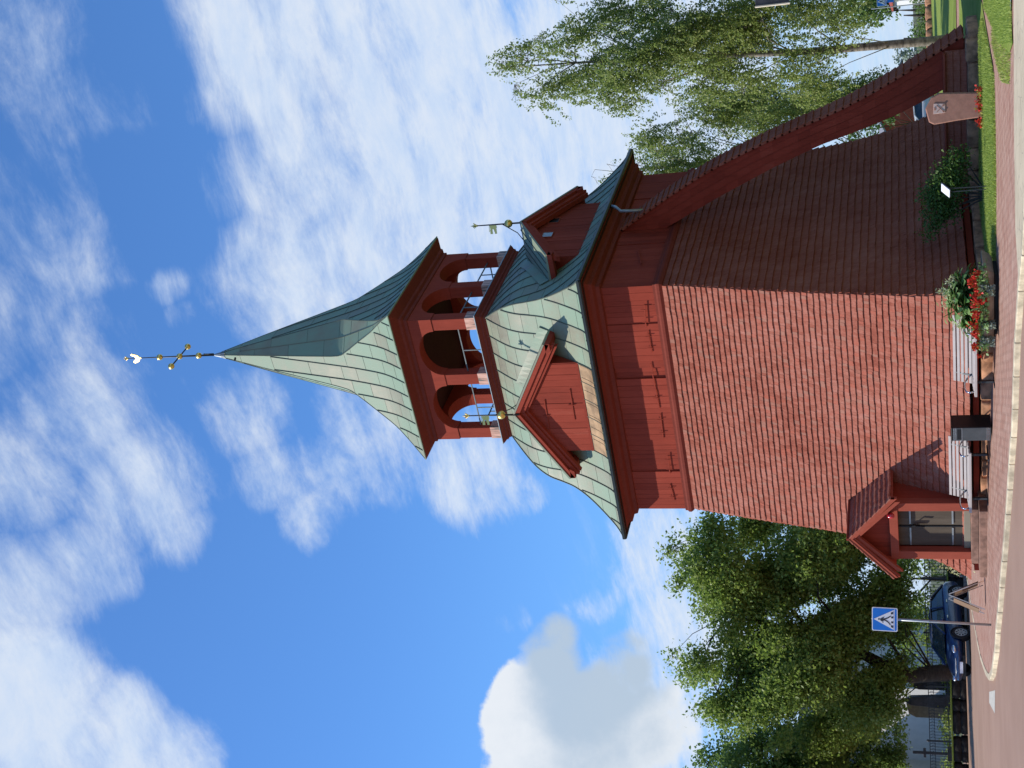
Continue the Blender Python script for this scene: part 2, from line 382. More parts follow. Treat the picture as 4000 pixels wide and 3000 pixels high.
# ------------------------------------------------------------------ mesh helpers
col = scene.collection
class MB:
    def __init__(s): s.v = []; s.f = []
    def add(s, vs, fs):
        o = len(s.v); s.v += [tuple(map(float, p)) for p in vs]; s.f += [tuple(i + o for i in q) for q in fs]
    def hexa(s, p): s.add(p, [(0, 3, 2, 1), (4, 5, 6, 7), (0, 1, 5, 4), (1, 2, 6, 5), (2, 3, 7, 6), (3, 0, 4, 7)])
    def box(s, c, d, rz=0, rx=0, ry=0):
        mm = Matrix.Rotation(rz, 3, 'Z') @ Matrix.Rotation(ry, 3, 'Y') @ Matrix.Rotation(rx, 3, 'X'); hx, hy, hz = d[0] / 2, d[1] / 2, d[2] / 2
        P = [(-hx, -hy, -hz), (hx, -hy, -hz), (hx, hy, -hz), (-hx, hy, -hz), (-hx, -hy, hz), (hx, -hy, hz), (hx, hy, hz), (-hx, hy, hz)]
        s.hexa([Vector(c) + mm @ Vector(p) for p in P])
    def box2(s, a, b): s.box([(a[i] + b[i]) / 2 for i in range(3)], [abs(b[i] - a[i]) for i in range(3)])
    def bar(s, a, b, w, h, upv=(0, 0, 1)):
        a, b = Vector(a), Vector(b); d = (b - a).normalized(); x = d.cross(Vector(upv))
        if x.length < 1e-4: x = d.cross(Vector((1, 0, 0)))
        x.normalize(); y = x.cross(d)
        P = []
        for p in (a, b): P += [p - x * w / 2 - y * h / 2, p + x * w / 2 - y * h / 2, p + x * w / 2 + y * h / 2, p - x * w / 2 + y * h / 2]
        s.hexa(P)
    def tube(s, pts, rad, n=8, cap=True):
        pts = [Vector(p) for p in pts]; o = len(s.v); k = len(pts)
        if not hasattr(rad, '__len__'): rad = [rad] * k
        prev = None
        for i, p in enumerate(pts):
            d = (pts[min(i + 1, k - 1)] - pts[max(i - 1, 0)])
            d = d.normalized() if d.length > 1e-9 else Vector((0, 0, 1))
            if prev is None: x = d.orthogonal().normalized()
            else:
                x = prev - d * prev.dot(d); x = x.normalized() if x.length > 1e-6 else d.orthogonal().normalized()
            prev = x; y = d.cross(x)
            for j in range(n):
                a = 2 * math.pi * j / n; q = p + (x * math.cos(a) + y * math.sin(a)) * rad[i]; s.v.append(tuple(q))
        for i in range(k - 1):
            for j in range(n):
                a = o + i * n + j; b = o + i * n + (j + 1) % n; s.f.append((a, b, b + n, a + n))
        if cap: s.f.append(tuple(o + j for j in reversed(range(n)))); s.f.append(tuple(o + (k - 1) * n + j for j in range(n)))
    def ball(s, c, r, n=12, m=8, sc=(1, 1, 1), noise=0, power=1):
        o = len(s.v); rd = random.random
        def pw(t): return math.copysign(abs(t) ** power, t)
        for i in range(m + 1):
            th = math.pi * i / m
            for j in range(n):
                ph = 2 * math.pi * j / n; q = 1 + noise * (rd() - .5)
                s.v.append((c[0] + r * sc[0] * q * pw(math.sin(th)) * pw(math.cos(ph)), c[1] + r * sc[1] * q * pw(math.sin(th)) * pw(math.sin(ph)), c[2] + r * sc[2] * q * pw(math.cos(th))))
        for i in range(m):
            for j in range(n):
                a = o + i * n + j; b = o + i * n + (j + 1) % n; s.f.append((a, a + n, b + n, b))
    def prism(s, poly, fn, t0, t1):
        """poly: 2-D outline, fn(u, v, t) -> point"""
        n = len(poly); P = [fn(u, v, t0) for u, v in poly] + [fn(u, v, t1) for u, v in poly]
        s.add(P, [tuple(reversed(range(n))), tuple(range(n, 2 * n))] + [(i, (i + 1) % n, n + (i + 1) % n, n + i) for i in range(n)])
    def ring(s, loops):
        """stack of square rings (half width x, half width y, z); open top and bottom"""
        o = len(s.v)
        for a, b, z in loops: s.v += [(-a, -b, z), (a, -b, z), (a, b, z), (-a, b, z)]
        for i in range(len(loops) - 1):
            for j in range(4):
                p = o + i * 4 + j; q = o + i * 4 + (j + 1) % 4; s.f.append((p, q, q + 4, p + 4))
    def build(s, name, material, parent=None, smooth=False, recalc=True, loc=None):
        me = bpy.data.meshes.new(name); me.from_pydata(s.v, [], s.f)
        if recalc:
            bm = bmesh.new(); bm.from_mesh(me); bmesh.ops.recalc_face_normals(bm, faces=bm.faces); bm.to_mesh(me); bm.free()
        ms = material if isinstance(material, (list, tuple)) else [material]
        for q in ms: me.materials.append(MATS[q])
        if smooth: me.polygons.foreach_set('use_smooth', [True] * len(me.polygons))
        o = bpy.data.objects.new(name, me); col.objects.link(o)
        if parent is not None: o.parent = parent
        if loc is not None: o.location = loc
        return o
def build_each(mb, name, material, parent=None, bev=0, **kw):
    """one object for every loose piece of the collected mesh"""
    par = list(range(len(mb.v)))
    def find(i):
        while par[i] != i: par[i] = par[par[i]]; i = par[i]
        return i
    for f in mb.f:
        r0 = find(f[0])
        for i in f[1:]: par[find(i)] = r0
    groups = {}
    for f in mb.f: groups.setdefault(find(f[0]), []).append(f)
    out = []
    for fs in groups.values():
        m2 = MB(); ids = sorted({i for f in fs for i in f}); mp = {q: k for k, q in enumerate(ids)}
        m2.v = [mb.v[i] for i in ids]; m2.f = [tuple(mp[i] for i in f) for f in fs]
        o = m2.build(name, material, parent, **kw)
        if bev: bevel(o, bev)
        out.append(o)
    return out
def smooth_by_angle(o, deg=35):
    bm = bmesh.new(); bm.from_mesh(o.data)
    for f in bm.faces: f.smooth = True
    for e in bm.edges: e.smooth = len(e.link_faces) == 2 and e.calc_face_angle(0) < R(deg)
    bm.to_mesh(o.data); bm.free(); return o
def bevel(o, w=.01, seg=2):
    md = o.modifiers.new('bevel', 'BEVEL'); md.width = w; md.segments = seg; md.limit_method = 'ANGLE'; return o
def tag(o, label=None, cat=None, group=None, kind=None):
    if label: o['label'] = label
    if cat: o['category'] = cat
    if group: o['group'] = group
    if kind: o['kind'] = kind
    return o
def thing(name, label, cat, loc=(0, 0, 0), rz=0, group=None):
    o = bpy.data.objects.new(name, None); o.empty_display_size = .2; col.objects.link(o)
    o.location = loc; o.rotation_euler = (0, 0, rz); return tag(o, label, cat, group)
def copy_tree(o, parent=None):
    c = o.copy(); col.objects.link(c)
    if parent is not None: c.parent = parent
    for ch in list(o.children): copy_tree(ch, c)
    return c

# ------------------------------------------------------------------ ground
def sheet(name, poly, material, dz, kind='structure', follow=True):
    bm = bmesh.new(); vs_ = [bm.verts.new((x, y, 0)) for x, y in poly]; f = bm.faces.new(vs_)
    if f.normal.z < 0: f.normal_flip()
    xs = [p[0] for p in poly]
    if follow:
        for i in range(15):
            x = -2.5 + 6.5 * i / 14
            if min(xs) < x < max(xs):
                bmesh.ops.bisect_plane(bm, geom=bm.verts[:] + bm.edges[:] + bm.faces[:], plane_co=(x, 0, 0), plane_no=(1, 0, 0))
    for v in bm.verts: v.co.z = G(v.co.x) + dz
    bmesh.ops.triangulate(bm, faces=[q for q in bm.faces if len(q.verts) > 4])
    me = bpy.data.meshes.new(name); bm.to_mesh(me); bm.free(); me.materials.append(MATS[material])
    o = bpy.data.objects.new(name, me); col.objects.link(o); tag(o, kind=kind); return o
def vertdir(lat, dep):
    """ground point: lateral metres and depth metres as seen from the place where the photographer stood"""
    f2 = np.array([math.sin(HEAD), math.cos(HEAD)]); r2 = np.array([math.cos(HEAD), -math.sin(HEAD)])
    p = CAM[:2] + f2 * dep + r2 * lat; return (p[0], p[1])
sheet('ground', [(-700, -300), (600, -300), (600, 900), (-700, 900)], 'far_ground', -.16)
sheet('road', [(-60, 14), (-33, -40), (30, -60), (60, -30), (60, -12), (16, -14), (9.5, -11.9), (8, -11.5), (-2, -9.3), (-6, -6.2), (-8.2, -3.8), (-14, 6), (-17.5, 14), (-20, 24), (-24, 20)], 'asphalt', -.10)
KERB = [(16, -14.9), (11.5, -13.4), (8.43, -12.39), (7.46, -11.78), (6.13, -11.21), (4.54, -10.9), (2.95, -10.4), (1.63, -10.25), (.39, -10.2), (-1.21, -9.95), (-3.01, -9.26), (-4.9, -8.05), (-6.0, -7.1), (-6.6, -6.45), (-7.2, -5.75), (-8.2, -4.5), (-9.64, -2.6), (-11.33, .2), (-13.12, 3.3), (-14.17, 5.4), (-15.8, 8.6), (-18, 14), (-21, 22)]
def offset(poly, d):
    out = []
    for i, p in enumerate(poly):
        a = Vector(poly[max(i - 1, 0)]); b = Vector(poly[min(i + 1, len(poly) - 1)]); t = (b - a).normalized()
        out.append((p[0] + t.y * d, p[1] - t.x * d))
    return out
KIN = offset(KERB, .17)
sheet('brick_paving', KIN + [(-16, 40), (20, 40), (20, -9), (12, -9.3)], 'brick', -.012)
sheet('sidewalk', [(11.82, -10.23), (9.83, -10.58), (8.22, -11.06), (7.75, -11.75)] + [KIN[2], KIN[1], KIN[0], (30, -19), (30, -6)], 'slab', -.004)
mb = MB()
acc = 0
for i in range(len(KERB) - 1):
    a, b, c, d = KERB[i], KERB[i + 1], KIN[i + 1], KIN[i]
    L = math.dist(a, b); n = max(1, round(L / random.uniform(.8, 1.25)))
    for k in range(n):
        t0, t1 = k / n + .004, (k + 1) / n - .004
        def lp(p, q, t): return (p[0] + (q[0] - p[0]) * t, p[1] + (q[1] - p[1]) * t)
        P = [lp(a, b, t0), lp(a, b, t1), lp(d, c, t1), lp(d, c, t0)]
        j = random.uniform(-.004, .004)
        mb.hexa([(p[0], p[1], G(p[0]) - .14) for p in P] + [(p[0], p[1], G(p[0]) + j) for p in P])
k = tag(bevel(mb.build('kerb', 'kerbstone'), .018), kind='structure')
sheet('road_marking', [(-5.6, -7.82), (-6.45, -7.75), (-8.5, -5.4), (-8.1, -5.4)], 'road_white', -.096)
LAWN_STRIP = [(4.0, -4.9), (4.6, -5.45), (5.0, -5.83), (6.0, -5.9), (6.8, -5.85), (7.9, -5.6), (8.6, -5.3), (8.85, -4.9), (8.75, -1.5), (8.6, 1.5), (8.4, 30), (4, 30)]
LAWN_TRI = [(9.1, -1.9), (9.42, -3.6), (9.72, -5.1), (10.03, -7.0), (10.7, -9.5), (11.1, -10.2), (11.5, -9.8), (13, -9.4), (20, -9), (20, 30), (9.0, 30), (9.05, 5)]
FRONT = ([4.2, 4.6, 5.0, 6.0, 6.8, 7.9, 8.6, 8.9], [-5.15, -5.5, -5.86, -5.93, -5.88, -5.63, -5.33, -4.95])
def mound(x, y):
    x_ = np.asarray(x, float); t = np.clip((np.asarray(y, float) - np.interp(x_, *FRONT)) / 1.3, 0, 1) * np.clip((8.85 - x_) / .5, 0, 1)
    return .055 * t * t * (3 - 2 * t)
mb = MB(); nx_, ny_ = 26, 40
for j in range(ny_ + 1):
    for i in range(nx_ + 1):
        x = 4.0 + 4.85 * i / nx_; y0 = float(np.interp(x, *FRONT)); y = y0 + (12 - y0) * (j / ny_) ** 2.2
        mb.v.append((x, y, float(mound(x, y)) + .004))
mb.f = [(j * (nx_ + 1) + i, j * (nx_ + 1) + i + 1, (j + 1) * (nx_ + 1) + i + 1, (j + 1) * (nx_ + 1) + i) for j in range(ny_) for i in range(nx_)]
tag(mb.build('lawn', 'turf', smooth=True), kind='structure')
sheet('lawn', LAWN_TRI, 'turf', .004)
sheet('path', [(11.3, -9.75), (11.9, -9.7), (14, -9.4), (14, -9.75), (12.1, -10.05)], 'grey_path', .012)
sheet('lawn', [vertdir(-1.5, 49), vertdir(30, 49), vertdir(40, 100), vertdir(-1, 100)], 'turf', .012)
def in_poly(px, py, poly):
    inside = np.zeros(len(px), bool); n = len(poly)
    for i in range(n):
        x1, y1 = poly[i]; x2, y2 = poly[(i + 1) % n]
        c = ((y1 > py) != (y2 > py)) & (px < (x2 - x1) * (py - y1) / (y2 - y1 + 1e-12) + x1); inside ^= c
    return inside
def quads_mesh(name, V, material, parent=None, nv=4):
    """V: (N, nv, 3) separate leaf faces"""
    N = len(V); me = bpy.data.meshes.new(name)
    me.vertices.add(N * nv); me.vertices.foreach_set('co', V.reshape(-1).astype(np.float32))
    me.loops.add(N * nv); me.loops.foreach_set('vertex_index', np.arange(N * nv, dtype=np.int32))
    me.polygons.add(N); me.polygons.foreach_set('loop_start', np.arange(0, N * nv, nv, dtype=np.int32))
    me.polygons.foreach_set('loop_total', np.full(N, nv, np.int32)); me.update(calc_edges=True); me.validate()
    me.materials.append(MATS[material]); o = bpy.data.objects.new(name, me); col.objects.link(o)
    if parent is not None: o.parent = parent
    return o
def unit(v): return v / (np.linalg.norm(v, axis=1, keepdims=True) + 1e-9)
def leaves(C, ln, wd, up=.3, droop=0.0, bias=None):
    """diamond leaf at every centre"""
    N = len(C); a = unit(rng.normal(size=(N, 3)) + np.array([0, 0, -droop])); nrm = unit(rng.normal(size=(N, 3)) + (np.array([0, 0, up]) if bias is None else np.array(bias)))   # blades turn towards the light
    b = unit(np.cross(a, nrm)); s = rng.uniform(.7, 1.3, (N, 1)); l = a * ln * .5 * s; w = b * wd * .5 * s
    return np.stack([C - l, C + w * 1.0 - l * .1, C + l, C - w * 1.0 - l * .1], 1)
def grass(name, poly, n, hmax, z0=.004, lift=False):
    xs = np.array(poly); lo, hi = xs.min(0), np.minimum(xs.max(0), [15, 6])
    p = rng.uniform(lo, hi, (n * 3, 2)); p = p[in_poly(p[:, 0], p[:, 1], poly)][:n]
    gz = np.array([G(x) for x in p[:, 0]]) + z0 + (mound(p[:, 0], p[:, 1]) if lift else 0); h = rng.uniform(.35, 1, len(p)) * hmax; ang = rng.uniform(0, 6.28, len(p)); w = .007
    dx, dy = np.cos(ang) * w, np.sin(ang) * w; lean = rng.normal(0, .35, (len(p), 2)) * h[:, None]
    V = np.stack([np.stack([p[:, 0] - dx, p[:, 1] - dy, gz], 1), np.stack([p[:, 0] + dx, p[:, 1] + dy, gz], 1), np.stack([p[:, 0] + lean[:, 0], p[:, 1] + lean[:, 1], gz + h], 1)], 1)
    return tag(quads_mesh(name, V, 'grass_blade', nv=3), kind='stuff')
grass('grass', [(4.2, -5.2), (5.0, -5.87), (6.0, -5.95), (6.8, -5.9), (7.9, -5.65), (8.7, -5.3), (8.85, -4.9), (8.75, -1.5), (4.2, -1.5)], 60000, .085, lift=True)
grass('grass', [(9.1, -1.9), (9.72, -5.1), (10.03, -7.0), (11.1, -10.15), (13, -9.4), (14, -2)], 60000, .06)

grass('grass', [(9.2, -4.6), (9.8, -5.0), (10.15, -7.1), (10.8, -9.8), (10.2, -9.6), (9.5, -7.6)], 2600, .07, -.01)
grass('grass', [(4.3, -5.35), (5.0, -6.02), (6.0, -6.1), (6.9, -6.05), (7.95, -5.8), (8.85, -5.4), (8.8, -5.1), (7.9, -5.5), (6.8, -5.75), (5.0, -5.75)], 2600, .06, -.01)

# ------------------------------------------------------------------ bell tower
tower = thing('bell_tower', 'red shingled wooden bell tower with green copper spire, standing alone on the brick paving', 'bell tower', (0, 0, 0))
HS = [8.42, 8.0, 7, 6, 5, 4, 3, 2, 1.5, 1, .5, 0, -.4, -.6]
AS = [4.33, 4.36, 4.38, 4.39, 4.40, 4.41, 4.44, 4.52, 4.57, 4.63, 4.72, 4.86, 5.02, 5.12]
BS = [4.30, 4.37, 4.62, 4.87, 5.10, 5.32, 5.56, 5.86, 6.05, 6.25, 6.45, 6.66, 6.84, 6.94]
def prof(tab, h): return S * float(np.interp(-h, [-q for q in HS], tab))
def shingle_face(mb, face, n, wid, jit):
    """courses of single shingles on one wall face; face: 0 -Y, 1 +X, 2 +Y, 3 -X"""
    hb, ht = -.55, 8.36
    mine, other = (BS, AS) if face in (0, 2) else (AS, BS)
    def P(lat, out, h):
        z = U(h)
        return {0: (lat, -out, z), 1: (out, lat, z), 2: (-lat, out, z), 3: (-out, -lat, z)}[face]
    st = (ht - hb) / n
    for i in range(n):
        h0 = hb + i * st; h1 = h0 + st * 1.12
        o0 = prof(mine, h0); o1 = prof(mine, min(h1, ht)); w0 = prof(other, h0) + .012; w1 = prof(other, min(h1, ht)) + .012
        x = -w0 - random.uniform(0, wid)
        wave = [math.sin(i * 1.7 + q * .9) * .006 for q in range(200)]
        k = 0
        while x < w0:
            x1 = x + wid * random.uniform(.7, 1.3); a, b = max(x, -w0), min(x1 - .0015, w0)
            if b - a > .015:
                dz = (random.uniform(-1, 1) * jit + wave[k % 200]) / S; th = random.uniform(.051, .057)
                ta, tb = a * w1 / w0, b * w1 / w0
                q = [P(a, o0 - .02, h0 + dz), P(b, o0 - .02, h0 + dz), P(b, o0 + th, h0 + dz), P(a, o0 + th, h0 + dz),
                     P(ta, o1 - .02, h1), P(tb, o1 - .02, h1), P(tb, o1 + .006, h1), P(ta, o1 + .006, h1)]
                mb.hexa(q)
            x = x1; k += 1
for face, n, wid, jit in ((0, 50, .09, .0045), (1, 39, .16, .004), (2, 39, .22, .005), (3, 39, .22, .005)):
    mb = MB(); shingle_face(mb, face, n, wid, jit); mb.build('shingle_wall', 'shingle' if face == 0 else 'shaded_long_shingle', tower, recalc=False)
mb = MB()   # timber core behind the shingles and the sill below them
mb.ring([(prof(AS, h) - .03, prof(BS, h) - .03, U(h)) for h in (-.5, 0, .5, 1, 1.5, 2, 3, 5, 7, 8.4)])
mb.ring([(S * 4.75, S * 6.48, U(-.92)), (S * 4.75, S * 6.48, U(-.35))])
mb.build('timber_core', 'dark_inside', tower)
mb = MB()
for sx, sy in ((0, -1), (0, 1), (1, 0), (-1, 0)):
    if sx == 0: mb.box((0, sy * S * 6.62, U(-.72)), (2 * S * 4.92, .22, .13))
    else:
        mb.box((sx * S * 4.87, 0, U(-.70)), (.20, 2 * S * 6.4, .14)); mb.box((sx * S * 4.83, 0, U(-.52)), (.14, 2 * S * 6.4, .12))
build_each(mb, 'sill_beam', 'red_board', tower, .01)
def stone_row(mb, a, b, z0, z1, dep, nrm):
    L = math.dist(a, b); x = 0
    while x < L - .05:
        w = min(random.uniform(.45, 1.0), L - x)
        if L - x - w < .25: w = L - x
        t = (x + w / 2) / L; cx, cy = a[0] + (b[0] - a[0]) * t, a[1] + (b[1] - a[1]) * t; ang = math.atan2(b[1] - a[1], b[0] - a[0])
        h = (z1 - z0) * random.uniform(.88, 1.0); sub = MB(); sub.ball((0, 0, 0), 1, 14, 8, (w / 2 - .008, dep / 2, h / 2), .05, .2)
        ca, sa = math.cos(ang), math.sin(ang); o = random.uniform(-.03, .03)
        sub.v = [(cx + p[0] * ca - (p[1] + o) * sa, cy + p[0] * sa + (p[1] + o) * ca, z0 + h / 2 + p[2]) for p in sub.v]
        mb.add(sub.v, sub.f); x += w
mb = MB()
aw, bw = S * 4.95, S * 6.62
stone_row(mb, (-aw, -bw), (aw, -bw), -.05, U(-.81), .5, 0); stone_row(mb, (aw, -bw), (aw, bw), -.05, U(-.80), .5, 0)
stone_row(mb, (-aw, bw), (aw, bw), -.05, U(-.81), .5, 0); stone_row(mb, (-aw, -bw), (-aw, bw), -.05, U(-.81), .5, 0)
stone_row(mb, (aw, -.42), (S * 9.95, -.42), -.05, U(-.76), .5, 0); stone_row(mb, (aw, .42), (S * 9.95, .42), -.05, U(-.76), .5, 0); stone_row(mb, (S * 9.9, -.5), (S * 9.9, .5), -.05, U(-.76), .5, 0)
mb.build('stone_plinth', 'foundation', tower, smooth=True)

# plank box under the eaves
bx, by = S * 4.36, S * 4.30
mb = MB()
def board_face(mb, axis, sgn, half, out, z0, z1, wid, groups):
    x = -half; g = 0
    while x < half - .01:
        w = min(wid * random.uniform(.75, 1.3), half - x)
        if half - x - w < .06: w = half - x
        step = next((d for lim, d in groups if x < lim), 0); o = out + step + random.uniform(-.003, .004)
        a, b = x + .003, x + w - .003; zb = z0 + random.uniform(0, .012)
        if axis == 'y': mb.box2((a, sgn * (out - .06), zb), (b, sgn * o, z1))
        else: mb.box2((sgn * (out - .06), a, zb), (sgn * o, b, z1))
        x += w
LG = [(S * -3.0, .05), (S * -1.67, .015), (S * .7, .045), (S * 1.29, .0), (S * 2.8, .04), (9, .012)]
board_face(mb, 'y', -1, bx, by - .02, U(8.5), U(10.6), .17, LG)
board_face(mb, 'x', 1, by, bx - .02, U(8.5), U(10.6), .24, [(S * -1.6, .01), (0, .03), (S * 2, .012), (9, .03)])
board_face(mb, 'y', 1, bx, by - .02, U(8.5), U(10.6), .24, [(9, 0)]); board_face(mb, 'x', -1, by, bx - .02, U(8.5), U(10.6), .24, [(9, 0)])
mb.build('plank_wall', 'red_board', tower)
mb = MB()
mb.ring([(bx - .05, by - .05, U(8.30)), (bx + .035, by + .035, U(8.33)), (bx + .075, by + .075, U(8.42)), (bx + .075, by + .075, U(8.50)), (bx + .045, by + .045, U(8.56)), (bx + .045, by + .045, U(8.63)), (bx - .05, by - .05, U(8.66))])
mb.build('base_moulding', 'red_trim', tower)
mb = MB()
for a, b, h in ((3.72, 2.89, 9.0), (2.73, 1.95, 8.98), (1.54, -.2, 9.03), (-.42, -1.4, 9.01), (-2.1, -2.85, 8.97), (-3.3, -4.0, 9.0)):
    zt = random.uniform(-.03, .03)
    mb.bar((S * a, -by - .052, U(h) + zt), (S * b, -by - .052, U(h) - zt), .014, .026)
    for q in (.2, .75): mb.bar((S * (a + (b - a) * q), -by - .06, U(h) + .09), (S * (a + (b - a) * q), -by - .06, U(h) - .09), .012, .012, (0, 1, 0))
mb.bar((bx + .05, S * -2.9, U(9.2)), (bx + .05, S * -1.8, U(9.5)), .02, .03)
build_each(mb, 'iron_strap', 'red_board', tower)
mb = MB()   # stepped boxed cornice under the eaves
E5 = S * 5.0
mb.ring([(bx + .005, by + .005, U(10.28)), (bx + .10, by + .10, U(10.30)), (bx + .12, by + .12, U(10.42)), (bx + .26, by + .26, U(10.48)), (bx + .28, by + .30, U(10.60)), (E5 - .10, E5 - .10, U(10.70)), (E5 - .03, E5 - .03, U(10.72)), (E5 - .03, E5 - .03, U(10.80)), (E5 - .5, E5 - .5, U(10.84))])
mb.build('cornice', 'red_trim', tower)
mb = MB()
def gutter_side(a, b, nrm):
    a, b, nrm = Vector(a), Vector(b), Vector(nrm); prof_ = [(-.06, .05), (-.055, -.01), (-.03, -.05), (.03, -.05), (.055, -.01), (.06, .055), (.05, .055), (.04, -.005), (.02, -.035), (-.02, -.035), (-.045, 0), (-.05, .05)]
    mb.prism(prof_, lambda u, v, t: (a + (b - a) * t + nrm * u + Vector((0, 0, v))), 0, 1)
    n = 12
    for i in range(n):
        p = a + (b - a) * ((i + .5) / n); mb.bar(p + nrm * .07 + Vector((0, 0, .06)), p - nrm * .08 + Vector((0, 0, .08)), .02, .008)
ge = E5 + .055; gz = U(10.74)
for c, d, n_ in (((-ge, -ge), (ge, -ge), (0, -1)), ((ge, -ge), (ge, ge), (1, 0)), ((ge, ge), (-ge, ge), (0, 1)), ((-ge, ge), (-ge, -ge), (-1, 0))):
    gutter_side((*c, gz), (*d, gz), (*n_, 0))
mb.build('gutter', 'gutter', tower)
mb = MB(); mb.tube([(S * 5.02, S * .35, U(10.68)), (S * 5.05, S * .2, U(10.5)), (S * 4.95, S * .05, U(10.3)), (S * 4.95, -.02, U(9.3))], .045, 10)
mb.build('downpipe', 'zinc', tower, smooth=True)

# ogee copper roof, built of single sheets between standing seams
def catmull(pts, n=6):
    out = []
    for i in range(len(pts) - 1):
        p0, p1, p2, p3 = pts[max(i - 1, 0)], pts[i], pts[i + 1], pts[min(i + 2, len(pts) - 1)]
        for k in range(n):
            t = k / n; out.append(tuple(.5 * (2 * b + (c - a) * t + (2 * a - 5 * b + 4 * c - d) * t * t + (3 * b - a - 3 * c + d) * t ** 3) for a, b, c, d in zip(p0, p1, p2, p3)))
    return out + [pts[-1]]
ROOF = catmull([(5.02, 10.80), (4.78, 11.02), (4.40, 11.52), (4.05, 12.05), (3.80, 12.55), (3.66, 13.0), (3.54, 13.45), (3.36, 13.85), (3.13, 14.2), (2.86, 14.53), (2.62, 14.80), (2.46, 14.98)], 4)
def rotp(p, k):
    x, y, z = p
    for _ in range(k % 4): x, y = -y, x
    return (x, y, z)
def roof_face(sheets, seams, profile, k, strip, latlim, per=5, hips=True):
    """profile rows (out, h); face 0 looks to -Y; latlim(i) half width of row i in metres"""
    rows = [(S * r, U(h)) for r, h in profile]; n = len(rows); wmax = latlim(0)
    m_ = int(math.ceil(wmax * 2 / strip)); x0 = -m_ * strip / 2
    for j in range(m_):
        a, b = x0 + j * strip, x0 + (j + 1) * strip
        start = -(per // 2 if j % 2 else 0)
        while start < n - 1:
            i0, i1 = max(start, 0), min(start + per, n - 1); start += per
            vs_, fs = [], []
            lift = random.uniform(0, .004)
            for i in range(i0, i1 + 1):
                lim = latlim(i); l, r_ = min(max(a, -lim), lim), max(min(b, lim), -lim)
                vs_ += [(l, -rows[i][0] - lift, rows[i][1]), (r_, -rows[i][0] - lift, rows[i][1])]
            for q in range(i1 - i0):
                if vs_[2 * q + 1][0] - vs_[2 * q][0] > 1e-4 or vs_[2 * q + 3][0] - vs_[2 * q + 2][0] > 1e-4: fs.append((2 * q, 2 * q + 1, 2 * q + 3, 2 * q + 2))
            if fs:
                sheets.add([rotp(p, k) for p in vs_], fs)
                if i0 > 0:
                    lim = latlim(i0); l, r_ = max(a, -lim), min(b, lim)
                    if r_ - l > .03: seams.bar(rotp((l, -rows[i0][0] - .004, rows[i0][1]), k), rotp((r_, -rows[i0][0] - .004, rows[i0][1]), k), .006, .006)
        if j > 0:
            pts = [(a, -rows[i][0] - .012, rows[i][1] + .008) for i in range(n) if abs(a) < latlim(i) - .02]
            if len(pts) > 1: seams.tube([rotp(p, k) for p in pts], .0125, 5)
sheets, seams = MB(), MB()
for k in range(4): roof_face(sheets, seams, ROOF, k, .56, lambda i: S * ROOF[i][0], 5)
for k in range(4): seams.tube([rotp((S * r, -S * r, U(h) + .01), k) for r, h in ROOF], .02, 5)
main_roof = sheets.build('copper_roof', 'copper', tower, recalc=False)
seams.build('standing_seam', 'seam', main_roof)
mb = MB(); mb.ring([(E5 - .02, E5 - .02, U(10.74)), (E5 + .022, E5 + .022, U(10.765)), (E5 + .022, E5 + .022, U(10.80)), (E5 - .02, E5 - .02, U(10.81))]); mb.build('eave_edge', 'copper', main_roof)
mb = MB(); t_ = S * 3.45; mb.box((0, 0, U(10.7)), (2 * S * 4.9, 2 * S * 4.9, .05)); mb.build('loft_floor', 'dark_inside', tower)

